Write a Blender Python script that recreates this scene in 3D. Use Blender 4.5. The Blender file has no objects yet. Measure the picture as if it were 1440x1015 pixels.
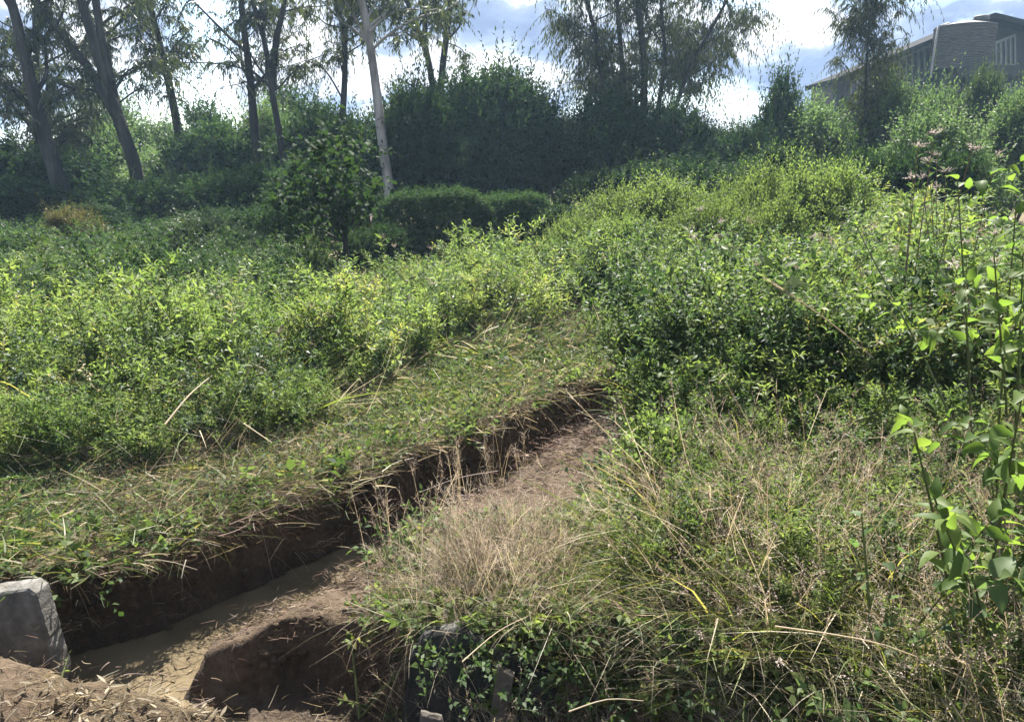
import bpy, math
import numpy as np
from mathutils import Vector
R = np.random.RandomState
PI = math.pi
scene = bpy.context.scene
COL = scene.collection
PITCH = math.radians(14.9); FPX = 1040.0; CAMZ = 2.3

# ------------------------------------------------------------------ measuring helpers (photo pixel -> place)
def ray(u, v):
    cx = (u - 720) / FPX; cy = (507.5 - v) / FPX
    return np.array((cx, math.cos(PITCH) + cy * math.sin(PITCH), -math.sin(PITCH) + cy * math.cos(PITCH)))
def W(u, v, z=0.0):
    d = ray(u, v); t = (z - CAMZ) / d[2]
    return np.array((d[0] * t, d[1] * t))
def WD(u, v, Y):
    d = ray(u, v); t = Y / d[1]
    return np.array((d[0] * t, Y, CAMZ + d[2] * t))

# ------------------------------------------------------------------ value noise
def _hash(ix, iy, s):
    h = (ix.astype(np.int64) * 374761393 + iy.astype(np.int64) * 668265263 + s * 974711) & 0x7fffffff
    h = ((h ^ (h >> 13)) * 1274126177) & 0x7fffffff
    return ((h ^ (h >> 16)) & 0xffff) / 65535.0
def vnoise(x, y, s=0):
    x = np.asarray(x, float); y = np.asarray(y, float)
    ix = np.floor(x); iy = np.floor(y); fx = x - ix; fy = y - iy
    fx = fx * fx * (3 - 2 * fx); fy = fy * fy * (3 - 2 * fy)
    a = _hash(ix, iy, s); b = _hash(ix + 1, iy, s); c = _hash(ix, iy + 1, s); d = _hash(ix + 1, iy + 1, s)
    return (a * (1 - fx) + b * fx) * (1 - fy) + (c * (1 - fx) + d * fx) * fy * 1.0
def fbm(x, y, s=0, o=4):
    v = 0; a = .5; f = 1
    for k in range(o):
        v = v + a * (vnoise(np.asarray(x) * f, np.asarray(y) * f, s + k * 17) - .5); a *= .5; f *= 2.03
    return v
def sstep(a, b, x):
    t = np.clip((x - a) / (b - a), 0, 1); return t * t * (3 - 2 * t)

# ------------------------------------------------------------------ terrain
TRENCH = [((-2.95, 3.82), .06), ((-2.69, 3.86), .06), ((-2.30, 4.08), .06), ((-1.93, 4.50), .06), ((-1.40, 5.08), .06), ((-1.08, 5.42), .06),
          ((-0.60, 6.02), .06), ((0.14, 6.80), .06), ((0.92, 7.90), .08), ((1.9, 8.9), .3), ((2.9, 9.6), .3),
          ((3.0, 9.35), .7), ((2.0, 8.5), .7), ((1.04, 7.68), .7), ((0.53, 7.05), .75), ((-0.13, 6.28), .8), ((-0.90, 5.24), .7), ((-1.30, 4.54), .5), ((-1.68, 4.08), .4),
          ((-1.93, 3.85), .18), ((-1.90, 3.47), .3), ((-1.45, 3.30), .2), ((-1.36, 2.80), .16), ((-1.63, 2.96), .18), ((-1.97, 3.06), .2), ((-2.45, 3.22), .25), ((-2.95, 3.35), .2)]
PIT = [((-1.82, 3.44), .10), ((-1.49, 3.47), .10), ((-1.14, 3.52), .10), ((-0.67, 3.46), .11), ((-0.50, 3.27), .13), ((0.37, 3.02), .2), ((1.2, 2.55), .3),
       ((1.2, 1.2), .3), ((-0.6, 1.2), .3), ((-0.9, 2.3), .12), ((-1.12, 2.66), .12), ((-1.4, 3.0), .14)]
def polyd(poly, x, y):
    P = np.array([p for p, w in poly]); w = np.array([w for p, w in poly]); n = len(P)
    best = np.full(x.shape, 1e9); near = np.full(x.shape, 1e9); inside = np.zeros(x.shape, bool)
    for i in range(n):
        a = P[i]; b = P[(i + 1) % n]; d = b - a
        t = np.clip(((x - a[0]) * d[0] + (y - a[1]) * d[1]) / (d @ d + 1e-12), 0, 1)
        dist = np.hypot(x - a[0] - t * d[0], y - a[1] - t * d[1])
        ww = w[i] + (w[(i + 1) % n] - w[i]) * t
        cl = dist < near; near = np.where(cl, dist, near); best = np.where(cl, dist / ww, best)
        c = ((a[1] > y) != (b[1] > y))
        xi = (b[0] - a[0]) * (y - a[1]) / (b[1] - a[1] + 1e-12) + a[0]
        inside ^= c & (x < xi)
    best[inside] = 0
    return best
def base(x, y):
    h = 0.06 * fbm(x * .8, y * .8, 3, 4) * 2
    far = x - (y - 3.8) * .78 + 2.2          # <0 : far/left side of the trench, >0: near/right bank
    nearb = sstep(0.2, 1.6, far) * sstep(9, 5, y)
    h = h + nearb * .22 * sstep(-.8, 1.5, x)
    h = h - .31 * sstep(1.3, .2, far) * sstep(-.08, .05, far) * sstep(6.6, 5.2, y) * sstep(2.9, 3.3, y) - .16 * sstep(-.3, -.9, x) * sstep(-.08, .05, far) * sstep(4.9, 4.2, y) * sstep(2.9, 3.3, y)
    h = h + 0.6 * sstep(0, 9, (x - 1.5) + .35 * (y - 7)) * sstep(6, 14, y)
    h = h + 3.2 * sstep(4, 24, x) * sstep(14, 40, y)
    h = h - .5 * sstep(20, 32, y) * sstep(0, -8, x)
    h = h + .11 * np.exp(-(((x + 1.62) / .42) ** 2 + ((y - 2.72) / .3) ** 2)) + .07 * np.exp(-(((x + 1.22) / .25) ** 2 + ((y - 2.5) / .25) ** 2)) + .15 * np.exp(-(((x + 2.35) / .33) ** 2 + ((y - 2.8) / .34) ** 2))
    h = h - .35 * sstep(60, 120, y)
    return h
def H(x, y):
    x = np.atleast_1d(np.asarray(x, float)); y = np.atleast_1d(np.asarray(y, float))
    h = base(x, y)
    m = (x > -5) & (x < 5) & (y > .5) & (y < 11)
    if m.any():
        xx = x[m]; yy = y[m]; hh = h[m]
        wob = 1 + .9 * fbm(xx * 3.1, yy * 3.1, 11, 3)
        for poly, zb in ((TRENCH, -.70), (PIT, -.52)):
            t = polyd(poly, xx + .07 * fbm(xx * 4, yy * 4, 5, 3), yy + .07 * fbm(xx * 4 + 9, yy * 4, 6, 3)) * wob
            t = np.clip(t, 0, 1); prof = t ** .8 * (1 - .0) ; prof = .9 * prof + .1 * sstep(0, 1, t)
            hh = np.minimum(hh, zb + (hh - zb) * prof)
        h[m] = hh
    return h

# ------------------------------------------------------------------ materials
def newmat(name):
    m = bpy.data.materials.new(name); m.use_nodes = True; nt = m.node_tree; nt.nodes.clear()
    return m, nt
def nd(nt, t, **k):
    n = nt.nodes.new(t)
    for a, b in k.items():
        setattr(n, a, b)
    return n
def ramp(nt, stops, fac):
    r = nd(nt, 'ShaderNodeValToRGB'); e = r.color_ramp.elements
    while len(e) < len(stops): e.new(.5)
    for el, (p, c) in zip(e, stops): el.position = p; el.color = (*c, 1)
    nt.links.new(fac, r.inputs[0]); return r.outputs[0]
def leaf_mat(name, stops, trans=.42, tsat=(1.25, 1.3, .55), rough=.45, spec=.25, objvar=.25):
    m, nt = newmat(name); L = nt.links
    at = nd(nt, 'ShaderNodeAttribute', attribute_name='rnd')
    col = ramp(nt, stops, at.outputs['Fac'])
    oi = nd(nt, 'ShaderNodeObjectInfo')
    mr = nd(nt, 'ShaderNodeMapRange'); mr.inputs[3].default_value = 1 - objvar; mr.inputs[4].default_value = 1 + objvar
    L.new(oi.outputs['Random'], mr.inputs[0])
    hs = nd(nt, 'ShaderNodeHueSaturation'); L.new(col, hs.inputs['Color']); L.new(mr.outputs[0], hs.inputs['Value'])
    col = hs.outputs[0]
    p = nd(nt, 'ShaderNodeBsdfPrincipled'); L.new(col, p.inputs['Base Color'])
    p.inputs['Roughness'].default_value = rough; p.inputs['Specular IOR Level'].default_value = spec
    mu = nd(nt, 'ShaderNodeMix', data_type='RGBA', blend_type='MULTIPLY'); mu.inputs[0].default_value = 1
    L.new(col, mu.inputs[6]); mu.inputs[7].default_value = (*tsat, 1)
    t = nd(nt, 'ShaderNodeBsdfTranslucent'); L.new(mu.outputs[2], t.inputs[0])
    mx = nd(nt, 'ShaderNodeMixShader'); mx.inputs[0].default_value = trans
    L.new(p.outputs[0], mx.inputs[1]); L.new(t.outputs[0], mx.inputs[2])
    o = nd(nt, 'ShaderNodeOutputMaterial'); L.new(mx.outputs[0], o.inputs[0])
    return m
def noise_mat(name, stops, scale=8, detail=8, rough=.9, bump=.3, bscale=40, spec=.2, stretch=(1, 1, 1), dist=.02, coord='Object'):
    m, nt = newmat(name); L = nt.links
    tc = nd(nt, 'ShaderNodeTexCoord'); mp = nd(nt, 'ShaderNodeMapping'); mp.inputs['Scale'].default_value = stretch
    L.new(tc.outputs[coord], mp.inputs[0])
    n = nd(nt, 'ShaderNodeTexNoise'); n.inputs['Scale'].default_value = scale; n.inputs['Detail'].default_value = detail; n.inputs['Roughness'].default_value = .65
    L.new(mp.outputs[0], n.inputs['Vector'])
    col = ramp(nt, stops, n.outputs['Fac'])
    p = nd(nt, 'ShaderNodeBsdfPrincipled'); p.inputs['Roughness'].default_value = rough; p.inputs['Specular IOR Level'].default_value = spec
    L.new(col, p.inputs['Base Color'])
    n2 = nd(nt, 'ShaderNodeTexNoise'); n2.inputs['Scale'].default_value = bscale; n2.inputs['Detail'].default_value = 6; L.new(mp.outputs[0], n2.inputs['Vector'])
    b = nd(nt, 'ShaderNodeBump'); b.inputs['Strength'].default_value = bump; b.inputs['Distance'].default_value = dist
    L.new(n2.outputs['Fac'], b.inputs['Height']); L.new(b.outputs[0], p.inputs['Normal'])
    o = nd(nt, 'ShaderNodeOutputMaterial'); L.new(p.outputs[0], o.inputs[0])
    return m
M = {}
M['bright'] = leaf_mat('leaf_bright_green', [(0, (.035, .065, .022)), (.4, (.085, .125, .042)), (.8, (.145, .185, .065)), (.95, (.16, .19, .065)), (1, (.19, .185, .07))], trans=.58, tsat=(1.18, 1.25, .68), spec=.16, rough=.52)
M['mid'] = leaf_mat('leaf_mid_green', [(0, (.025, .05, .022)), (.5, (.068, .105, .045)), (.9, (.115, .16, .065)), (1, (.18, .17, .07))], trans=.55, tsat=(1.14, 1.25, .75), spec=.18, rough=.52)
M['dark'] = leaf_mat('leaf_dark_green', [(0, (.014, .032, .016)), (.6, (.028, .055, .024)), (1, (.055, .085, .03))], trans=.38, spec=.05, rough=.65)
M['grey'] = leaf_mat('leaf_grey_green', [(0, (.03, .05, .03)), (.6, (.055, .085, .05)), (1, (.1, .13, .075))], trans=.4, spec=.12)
M['euc'] = leaf_mat('leaf_gum', [(0, (.025, .036, .02)), (.6, (.05, .066, .03)), (.93, (.09, .1, .04)), (1, (.2, .16, .05))], trans=.38, rough=.45, spec=.3)
M['grass'] = leaf_mat('grass_green', [(0, (.06, .08, .025)), (.5, (.11, .14, .045)), (.85, (.17, .19, .07)), (1, (.28, .24, .12))], trans=.5, rough=.6)
M['straw'] = leaf_mat('grass_dry', [(0, (.11, .088, .058)), (.4, (.25, .21, .145)), (.8, (.44, .385, .28)), (1, (.6, .55, .44))], trans=.45, tsat=(1.1, 1.0, .8), rough=.6, spec=.25)
M['seed'] = leaf_mat('seed_heads_pinkish', [(0, (.13, .085, .065)), (.5, (.27, .215, .18)), (1, (.42, .36, .32))], trans=.35, tsat=(1.1, .95, .9), rough=.7, spec=.1)
M['seed_pale'] = leaf_mat('seed_heads_pale', [(0, (.3, .24, .21)), (.5, (.46, .39, .36)), (1, (.6, .54, .5))], trans=.35, tsat=(1.05, 1, .95), rough=.8, spec=.05)
M['sap'] = leaf_mat('leaf_sapling', [(0, (.05, .09, .025)), (.5, (.095, .15, .04)), (1, (.15, .19, .055))], trans=.62, tsat=(1.2, 1.25, .6), spec=.15, rough=.5, objvar=.05)
M['rust'] = leaf_mat('leaf_rusty', [(0, (.04, .045, .022)), (.5, (.075, .075, .035)), (.85, (.11, .08, .042)), (1, (.15, .08, .045))], trans=.4, spec=.1)
M['stem'] = leaf_mat('stem_green', [(0, (.05, .06, .02)), (.6, (.09, .11, .035)), (1, (.16, .13, .07))], trans=.1, rough=.5)
M['twig'] = leaf_mat('twig_brown', [(0, (.05, .035, .022)), (1, (.14, .1, .06))], trans=.0, rough=.8, spec=.1)
M['bark'] = noise_mat('gum_bark', [(.3, (.016, .014, .014)), (.5, (.03, .027, .026)), (.62, (.055, .05, .046)), (.75, (.1, .092, .085))], scale=2.2, stretch=(1, 1, .22), rough=.85, bump=.5, bscale=12)
M['bark_pale'] = noise_mat('pale_gum_bark', [(.35, (.13, .115, .105)), (.5, (.27, .25, .23)), (.7, (.42, .4, .37))], scale=2.0, stretch=(1, 1, .25), rough=.8, bump=.3, bscale=10)
M['concrete'] = noise_mat('weathered_concrete', [(.3, (.05, .047, .042)), (.5, (.105, .1, .09)), (.7, (.19, .183, .168))], scale=7, rough=.92, bump=.6, bscale=90, dist=.008)
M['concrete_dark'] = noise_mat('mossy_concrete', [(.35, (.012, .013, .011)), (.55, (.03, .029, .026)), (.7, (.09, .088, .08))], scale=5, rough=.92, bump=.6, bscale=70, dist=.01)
def soil_mat():
    m, nt = newmat('soil'); L = nt.links
    tc = nd(nt, 'ShaderNodeTexCoord'); co = tc.outputs['Object']
    n1 = nd(nt, 'ShaderNodeTexNoise'); n1.inputs['Scale'].default_value = 2.3; n1.inputs['Detail'].default_value = 9; n1.inputs['Roughness'].default_value = .7
    n2 = nd(nt, 'ShaderNodeTexNoise'); n2.inputs['Scale'].default_value = 26; n2.inputs['Detail'].default_value = 10; n2.inputs['Roughness'].default_value = .7
    vo = nd(nt, 'ShaderNodeTexVoronoi'); vo.inputs['Scale'].default_value = 14
    for n in (n1, n2, vo): L.new(co, n.inputs['Vector'])
    ad = nd(nt, 'ShaderNodeMath', operation='MULTIPLY_ADD'); ad.inputs[1].default_value = .45
    L.new(n2.outputs['Fac'], ad.inputs[0])
    ms = nd(nt, 'ShaderNodeMath', operation='MULTIPLY'); ms.inputs[1].default_value = .6; L.new(n1.outputs['Fac'], ms.inputs[0]); L.new(ms.outputs[0], ad.inputs[2])
    col = ramp(nt, [(.3, (.032, .021, .013)), (.5, (.07, .047, .029)), (.62, (.115, .082, .055)), (.75, (.19, .148, .108))], ad.outputs[0])
    at = nd(nt, 'ShaderNodeAttribute', attribute_name='rnd')
    th = ramp(nt, [(.32, (.05, .045, .022)), (.5, (.12, .1, .05)), (.68, (.22, .18, .1))], n2.outputs['Fac'])
    mt = nd(nt, 'ShaderNodeMix', data_type='RGBA'); L.new(at.outputs['Fac'], mt.inputs[0]); L.new(col, mt.inputs[6]); L.new(th, mt.inputs[7]); col = mt.outputs[2]
    # damp darker soil close to the water line
    ge = nd(nt, 'ShaderNodeNewGeometry'); sx = nd(nt, 'ShaderNodeSeparateXYZ'); L.new(ge.outputs['Position'], sx.inputs[0])
    mr = nd(nt, 'ShaderNodeMapRange'); mr.inputs[1].default_value = -.62; mr.inputs[2].default_value = -.3; mr.inputs[3].default_value = .62; mr.inputs[4].default_value = 1
    L.new(sx.outputs[2], mr.inputs[0])
    mu = nd(nt, 'ShaderNodeMix', data_type='RGBA', blend_type='MULTIPLY'); mu.inputs[0].default_value = 1
    L.new(col, mu.inputs[6]); L.new(mr.outputs[0], mu.inputs[7])
    p = nd(nt, 'ShaderNodeBsdfPrincipled'); p.inputs['Specular IOR Level'].default_value = .25; L.new(mu.outputs[2], p.inputs['Base Color'])
    mr2 = nd(nt, 'ShaderNodeMapRange'); mr2.inputs[1].default_value = -.62; mr2.inputs[2].default_value = -.3; mr2.inputs[3].default_value = .45; mr2.inputs[4].default_value = .95
    L.new(sx.outputs[2], mr2.inputs[0]); L.new(mr2.outputs[0], p.inputs['Roughness'])
    h = nd(nt, 'ShaderNodeMath', operation='MULTIPLY_ADD'); L.new(vo.outputs['Distance'], h.inputs[0]); h.inputs[1].default_value = -.35; L.new(n2.outputs['Fac'], h.inputs[2])
    b = nd(nt, 'ShaderNodeBump'); b.inputs['Strength'].default_value = 1; b.inputs['Distance'].default_value = .05
    L.new(h.outputs[0], b.inputs['Height']); L.new(b.outputs[0], p.inputs['Normal'])
    o = nd(nt, 'ShaderNodeOutputMaterial'); L.new(p.outputs[0], o.inputs[0]); return m
M['soil'] = soil_mat()
def water_mat():
    m, nt = newmat('muddy_water'); L = nt.links
    tc = nd(nt, 'ShaderNodeTexCoord'); n = nd(nt, 'ShaderNodeTexNoise'); n.inputs['Scale'].default_value = 3.5; n.inputs['Detail'].default_value = 5; L.new(tc.outputs['Object'], n.inputs['Vector'])
    col = ramp(nt, [(.3, (.07, .055, .034)), (.7, (.125, .1, .063))], n.outputs['Fac'])
    p = nd(nt, 'ShaderNodeBsdfPrincipled'); L.new(col, p.inputs['Base Color']); p.inputs['Roughness'].default_value = .015; p.inputs['IOR'].default_value = 1.33
    n2 = nd(nt, 'ShaderNodeTexNoise'); n2.inputs['Scale'].default_value = 9; L.new(tc.outputs['Object'], n2.inputs['Vector'])
    b = nd(nt, 'ShaderNodeBump'); b.inputs['Strength'].default_value = .02; b.inputs['Distance'].default_value = .01; L.new(n2.outputs['Fac'], b.inputs['Height']); L.new(b.outputs[0], p.inputs['Normal'])
    o = nd(nt, 'ShaderNodeOutputMaterial'); L.new(p.outputs[0], o.inputs[0]); return m
M['water'] = water_mat()
def plain(name, c, rough=.6, metal=0, spec=.4):
    return noise_mat(name, [(.3, tuple(q * .75 for q in c)), (.7, tuple(q * 1.2 for q in c))], scale=3, rough=rough, bump=.05, spec=spec)
PAL = ['bright', 'mid', 'dark', 'grey', 'grass', 'straw', 'seed', 'stem', 'twig', 'euc', 'soil', 'seed_pale', 'rust', 'sap']
PI_ = {n: i for i, n in enumerate(PAL)}

# ------------------------------------------------------------------ mesh accumulator (quads only)
class Acc:
    def __init__(s): s.V = []; s.F = []; s.MI = []; s.RN = []; s.n = 0
    def add(s, v, f, mat, rnd):
        """v (n,k,3), f (m,4) local faces, rnd (n,)"""
        v = np.asarray(v, np.float32); n, k = v.shape[:2]
        if n == 0: return
        f = np.asarray(f, np.int32)
        F = (np.arange(n, dtype=np.int32)[:, None, None] * k + f[None] + s.n).reshape(-1, 4)
        s.V.append(v.reshape(-1, 3)); s.F.append(F)
        s.MI.append(np.full(len(F), PI_[mat] if isinstance(mat, str) else mat, np.int32))
        s.RN.append(np.repeat(np.asarray(rnd, np.float32), k)); s.n += n * k
    def raw(s, v, f, mi, rn):
        s.V.append(np.asarray(v, np.float32)); s.F.append(np.asarray(f, np.int32) + s.n); s.MI.append(mi); s.RN.append(rn); s.n += len(v)
    def cat(s):
        return np.concatenate(s.V), np.concatenate(s.F), np.concatenate(s.MI), np.concatenate(s.RN)
    def mesh(s, name, mats=None, smooth=False):
        v, f, mi, rn = s.cat(); me = bpy.data.meshes.new(name)
        me.vertices.add(len(v)); me.vertices.foreach_set('co', v.ravel())
        me.loops.add(f.size); me.loops.foreach_set('vertex_index', f.ravel())
        me.polygons.add(len(f)); me.polygons.foreach_set('loop_start', np.arange(0, f.size, 4, dtype=np.int32))
        if mats is None:
            used = np.unique(mi); rm = np.zeros(len(PAL), np.int32)
            for k, u in enumerate(used): rm[u] = k; me.materials.append(M[PAL[u]])
            mi = rm[mi]
        else:
            for q in mats: me.materials.append(q)
        me.polygons.foreach_set('material_index', mi.astype(np.int32))
        if smooth: me.polygons.foreach_set('use_smooth', np.ones(len(f), bool))
        a = me.attributes.new('rnd', 'FLOAT', 'POINT'); a.data.foreach_set('value', rn.astype(np.float32))
        me.update(calc_edges=True); return me
def nrm(a): return a / (np.linalg.norm(a, axis=-1, keepdims=True) + 1e-9)
UP = np.array((0, 0, 1.0))
def leaves(acc, P, D, N, L, Wd, mat, rnd, fold=.15, bend=.15):
    """simple folded diamond leaves"""
    n = len(P)
    if n == 0: return
    L = np.broadcast_to(np.asarray(L, float), (n,))[:, None]; Wd = np.broadcast_to(np.asarray(Wd, float), (n,))[:, None]
    D = nrm(D); S = nrm(np.cross(D, N)); N = np.cross(S, D)
    mid = P + D * L * .42
    v = np.stack([P, mid + S * Wd * .5 + N * fold * Wd, P + D * L - N * bend * L, mid - S * Wd * .5 + N * fold * Wd], 1)
    acc.add(v, [(0, 1, 2, 3)], mat, rnd)
def bigleaves(acc, P, D, N, L, Wd, mat, rnd, fold=.18, bend=.3, prof=(.12, .85, 1, .62, .03), ts=(0, .22, .45, .75, 1)):
    n = len(P)
    if n == 0: return
    L = np.broadcast_to(np.asarray(L, float), (n,))[:, None]; Wd = np.broadcast_to(np.asarray(Wd, float), (n,))[:, None]
    D = nrm(D); S = nrm(np.cross(D, N)); N = np.cross(S, D); rows = []
    for t, w in zip(ts, prof):
        c = P + D * L * t - N * bend * L * t * t
        rows += [c + S * Wd * w * .5 + N * fold * Wd * w, c, c - S * Wd * w * .5 + N * fold * Wd * w]
    f = []
    for r in range(len(ts) - 1):
        a = r * 3; f += [(a, a + 1, a + 4, a + 3), (a + 1, a + 2, a + 5, a + 4)]
    acc.add(np.stack(rows, 1), f, mat, rnd)
def ribbons(acc, P, D, L, Wd, bendv, mat, rnd, seg=4, face=None, taper=1.0):
    """curved blades: P base, D start direction, bendv (n,3) displacement of the tip"""
    n = len(P)
    if n == 0: return
    L = np.broadcast_to(np.asarray(L, float), (n,))[:, None]; Wd = np.broadcast_to(np.asarray(Wd, float), (n,))[:, None]
    D = nrm(D)
    if face is None:
        a = np.random.rand(n) * 2 * PI; face = np.stack([np.cos(a), np.sin(a), np.zeros(n)], 1)
    S = nrm(np.cross(D, face) + 1e-4); rows = []
    for k in range(seg + 1):
        t = k / seg; c = P + D * L * t + bendv * t * t
        w = Wd * (1 - taper * t ** 1.6 * .92)
        rows += [c + S * w * .5, c - S * w * .5]
    f = [(2 * k, 2 * k + 1, 2 * k + 3, 2 * k + 2) for k in range(seg)]
    acc.add(np.stack(rows, 1), f, mat, rnd)
def tube(acc, pts, rad, sides, mat, rnd=.5):
    pts = np.asarray(pts, float); n = len(pts); rad = np.broadcast_to(np.asarray(rad, float), (n,))
    T = np.gradient(pts, axis=0); T = nrm(T)
    ref = np.array((0.31, .95, .05)); A = nrm(np.cross(T, ref)); B = np.cross(T, A)
    an = np.arange(sides) / sides * 2 * PI
    v = (pts[:, None] + rad[:, None, None] * (A[:, None] * np.cos(an)[None, :, None] + B[:, None] * np.sin(an)[None, :, None])).reshape(1, -1, 3)
    f = [(i * sides + j, i * sides + (j + 1) % sides, (i + 1) * sides + (j + 1) % sides, (i + 1) * sides + j) for i in range(n - 1) for j in range(sides)]
    acc.add(v, f, mat, [rnd])
def shoots(acc, rg, S0, D, Ln, nl, L, Wd, mat, stem='stem', droop=.15, ang=1.0, rbase=None, sw=.006, t0=.12, big=False, bend=.2, hang=0.0, rv=.5, sizetaper=.45, twostem=False):
    """n shoots with nl leaves each, alternate/spiral; S0,D (n,3)"""
    n = len(S0)
    if n == 0: return
    D = nrm(D); Ln = np.broadcast_to(np.asarray(Ln, float), (n,))
    rbase = rg.rand(n) if rbase is None else rbase
    t = np.linspace(t0, 1, nl)[None, :] + (rg.rand(n, nl) - .5) * .6 / nl
    dn = np.array((0, 0, -1.0))
    P = S0[:, None] + D[:, None] * (Ln[:, None] * t)[..., None] + dn * (droop * Ln[:, None] * t * t)[..., None]
    T = nrm(D[:, None] + dn * (2 * droop * t)[..., None])
    ref = np.array((.21, .13, .97)); A = nrm(np.cross(T, ref)); B = np.cross(T, A)
    ph = rg.rand(n)[:, None] * 6.28 + np.arange(nl)[None, :] * 2.4 + rg.rand(n, nl) * .7
    an = ang * (.75 + .5 * rg.rand(n, nl)) * (1 - .35 * t)
    rad = A * np.cos(ph)[..., None] + B * np.sin(ph)[..., None]
    LD = T * np.cos(an)[..., None] + rad * np.sin(an)[..., None]
    if hang: LD = nrm(LD) * (1 - hang) + dn * hang
    LD = nrm(LD)
    N = UP + 1.5 * (rg.rand(n, nl, 3) - .5)
    if hang > .3: N = rg.rand(n, nl, 3) - .5
    sz = (1 - sizetaper * t) * (.7 + .6 * rg.rand(n, nl))
    rnd = np.clip(.12 + .76 * ((1 - rv) * rbase[:, None] + rv * rg.rand(n, nl)) + .12 * (rg.rand(n, nl) > .965), 0, 1)
    fn = bigleaves if big else leaves
    fn(acc, P.reshape(-1, 3), LD.reshape(-1, 3), N.reshape(-1, 3), (L * sz).ravel(), (Wd * sz).ravel(), mat, rnd.ravel(), bend=bend)
    if stem: ribbons(acc, S0, D, Ln, sw, dn * (droop * Ln)[:, None], stem, np.clip(rbase, 0, 1), seg=3, taper=.7)
def tile(dst, tmpl, pos, rot, sc, tilt=None, rv=None):
    """copies of a template Acc into dst; sc scalar or (n,3)"""
    v, f, mi, rn = tmpl; n = len(pos)
    if n == 0: return
    c = np.cos(rot); s = np.sin(rot); Z = np.zeros(n); O = np.ones(n)
    Rm = np.stack([np.stack([c, -s, Z], 1), np.stack([s, c, Z], 1), np.stack([Z, Z, O], 1)], 1)
    if tilt is not None:
        tx = tilt[:, 0]; ty = tilt[:, 1]
        Tm = np.stack([np.stack([O, Z, tx], 1), np.stack([Z, O, ty], 1), np.stack([-tx * .5, -ty * .5, O], 1)], 1)
        Rm = Tm @ Rm
    sc = np.asarray(sc, float)
    if sc.ndim == 1: sc = np.repeat(sc[:, None], 3, 1)
    VV = np.einsum('nij,nkj->nki', Rm, v[None] * sc[:, None]) + pos[:, None]
    k = len(v); F = (f[None] + (np.arange(n) * k)[:, None, None]).reshape(-1, 4)
    r = np.repeat(rn[None], n, 0)
    if rv is not None: r = np.clip(r + rv[:, None], 0, 1)
    dst.raw(VV.reshape(-1, 3), F, np.tile(mi, n), r.ravel())

# ------------------------------------------------------------------ scene objects
def link(name, me, parent=None):
    o = bpy.data.objects.new(name, me); COL.objects.link(o)
    if parent: o.parent = parent
    return o
def tag(o, label=None, cat=None, group=None, kind=None):
    for k, v in (('label', label), ('category', cat), ('group', group), ('kind', kind)):
        if v: o[k] = v
    return o
def thing(name, label, cat, loc=(0, 0, 0), rz=0, sc=1, group=None):
    o = bpy.data.objects.new(name, None); COL.objects.link(o); o.location = loc; o.rotation_euler = (0, 0, rz)
    o.scale = (sc, sc, sc) if np.isscalar(sc) else sc; o.empty_display_size = .2
    return tag(o, label, cat, group)
def solid(name, v, f, mat, parent=None, smooth=False, bevel=0):
    me = bpy.data.meshes.new(name); me.from_pydata([tuple(map(float, q)) for q in v], [], f); me.materials.append(mat)
    if smooth: me.polygons.foreach_set('use_smooth', np.ones(len(me.polygons), bool))
    me.update(); o = link(name, me, parent)
    if bevel:
        b = o.modifiers.new('bevel', 'BEVEL'); b.width = bevel; b.segments = 2; b.limit_method = 'ANGLE'
    return o
def boxvf(c, s):
    x, y, z = c; a, b, d = (q / 2 for q in s)
    v = [(x + i * a, y + j * b, z + k * d) for i in (-1, 1) for j in (-1, 1) for k in (-1, 1)]
    return v, [(0, 1, 3, 2), (4, 6, 7, 5), (0, 4, 5, 1), (2, 3, 7, 6), (0, 2, 6, 4), (1, 5, 7, 3)]
def prism(poly, y0, y1):
    n = len(poly)
    v = [(x, y0, z) for x, z in poly] + [(x, y1, z) for x, z in poly]
    f = [tuple(range(n)), tuple(range(2 * n - 1, n - 1, -1))] + [(i + n, (i + 1) % n + n, (i + 1) % n, i)[::1] for i in range(n)]
    return v, f
def multi(lst):
    V = []; F = []
    for v, f in lst:
        k = len(V); V += list(v); F += [tuple(i + k for i in q) for q in f]
    return V, F

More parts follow.
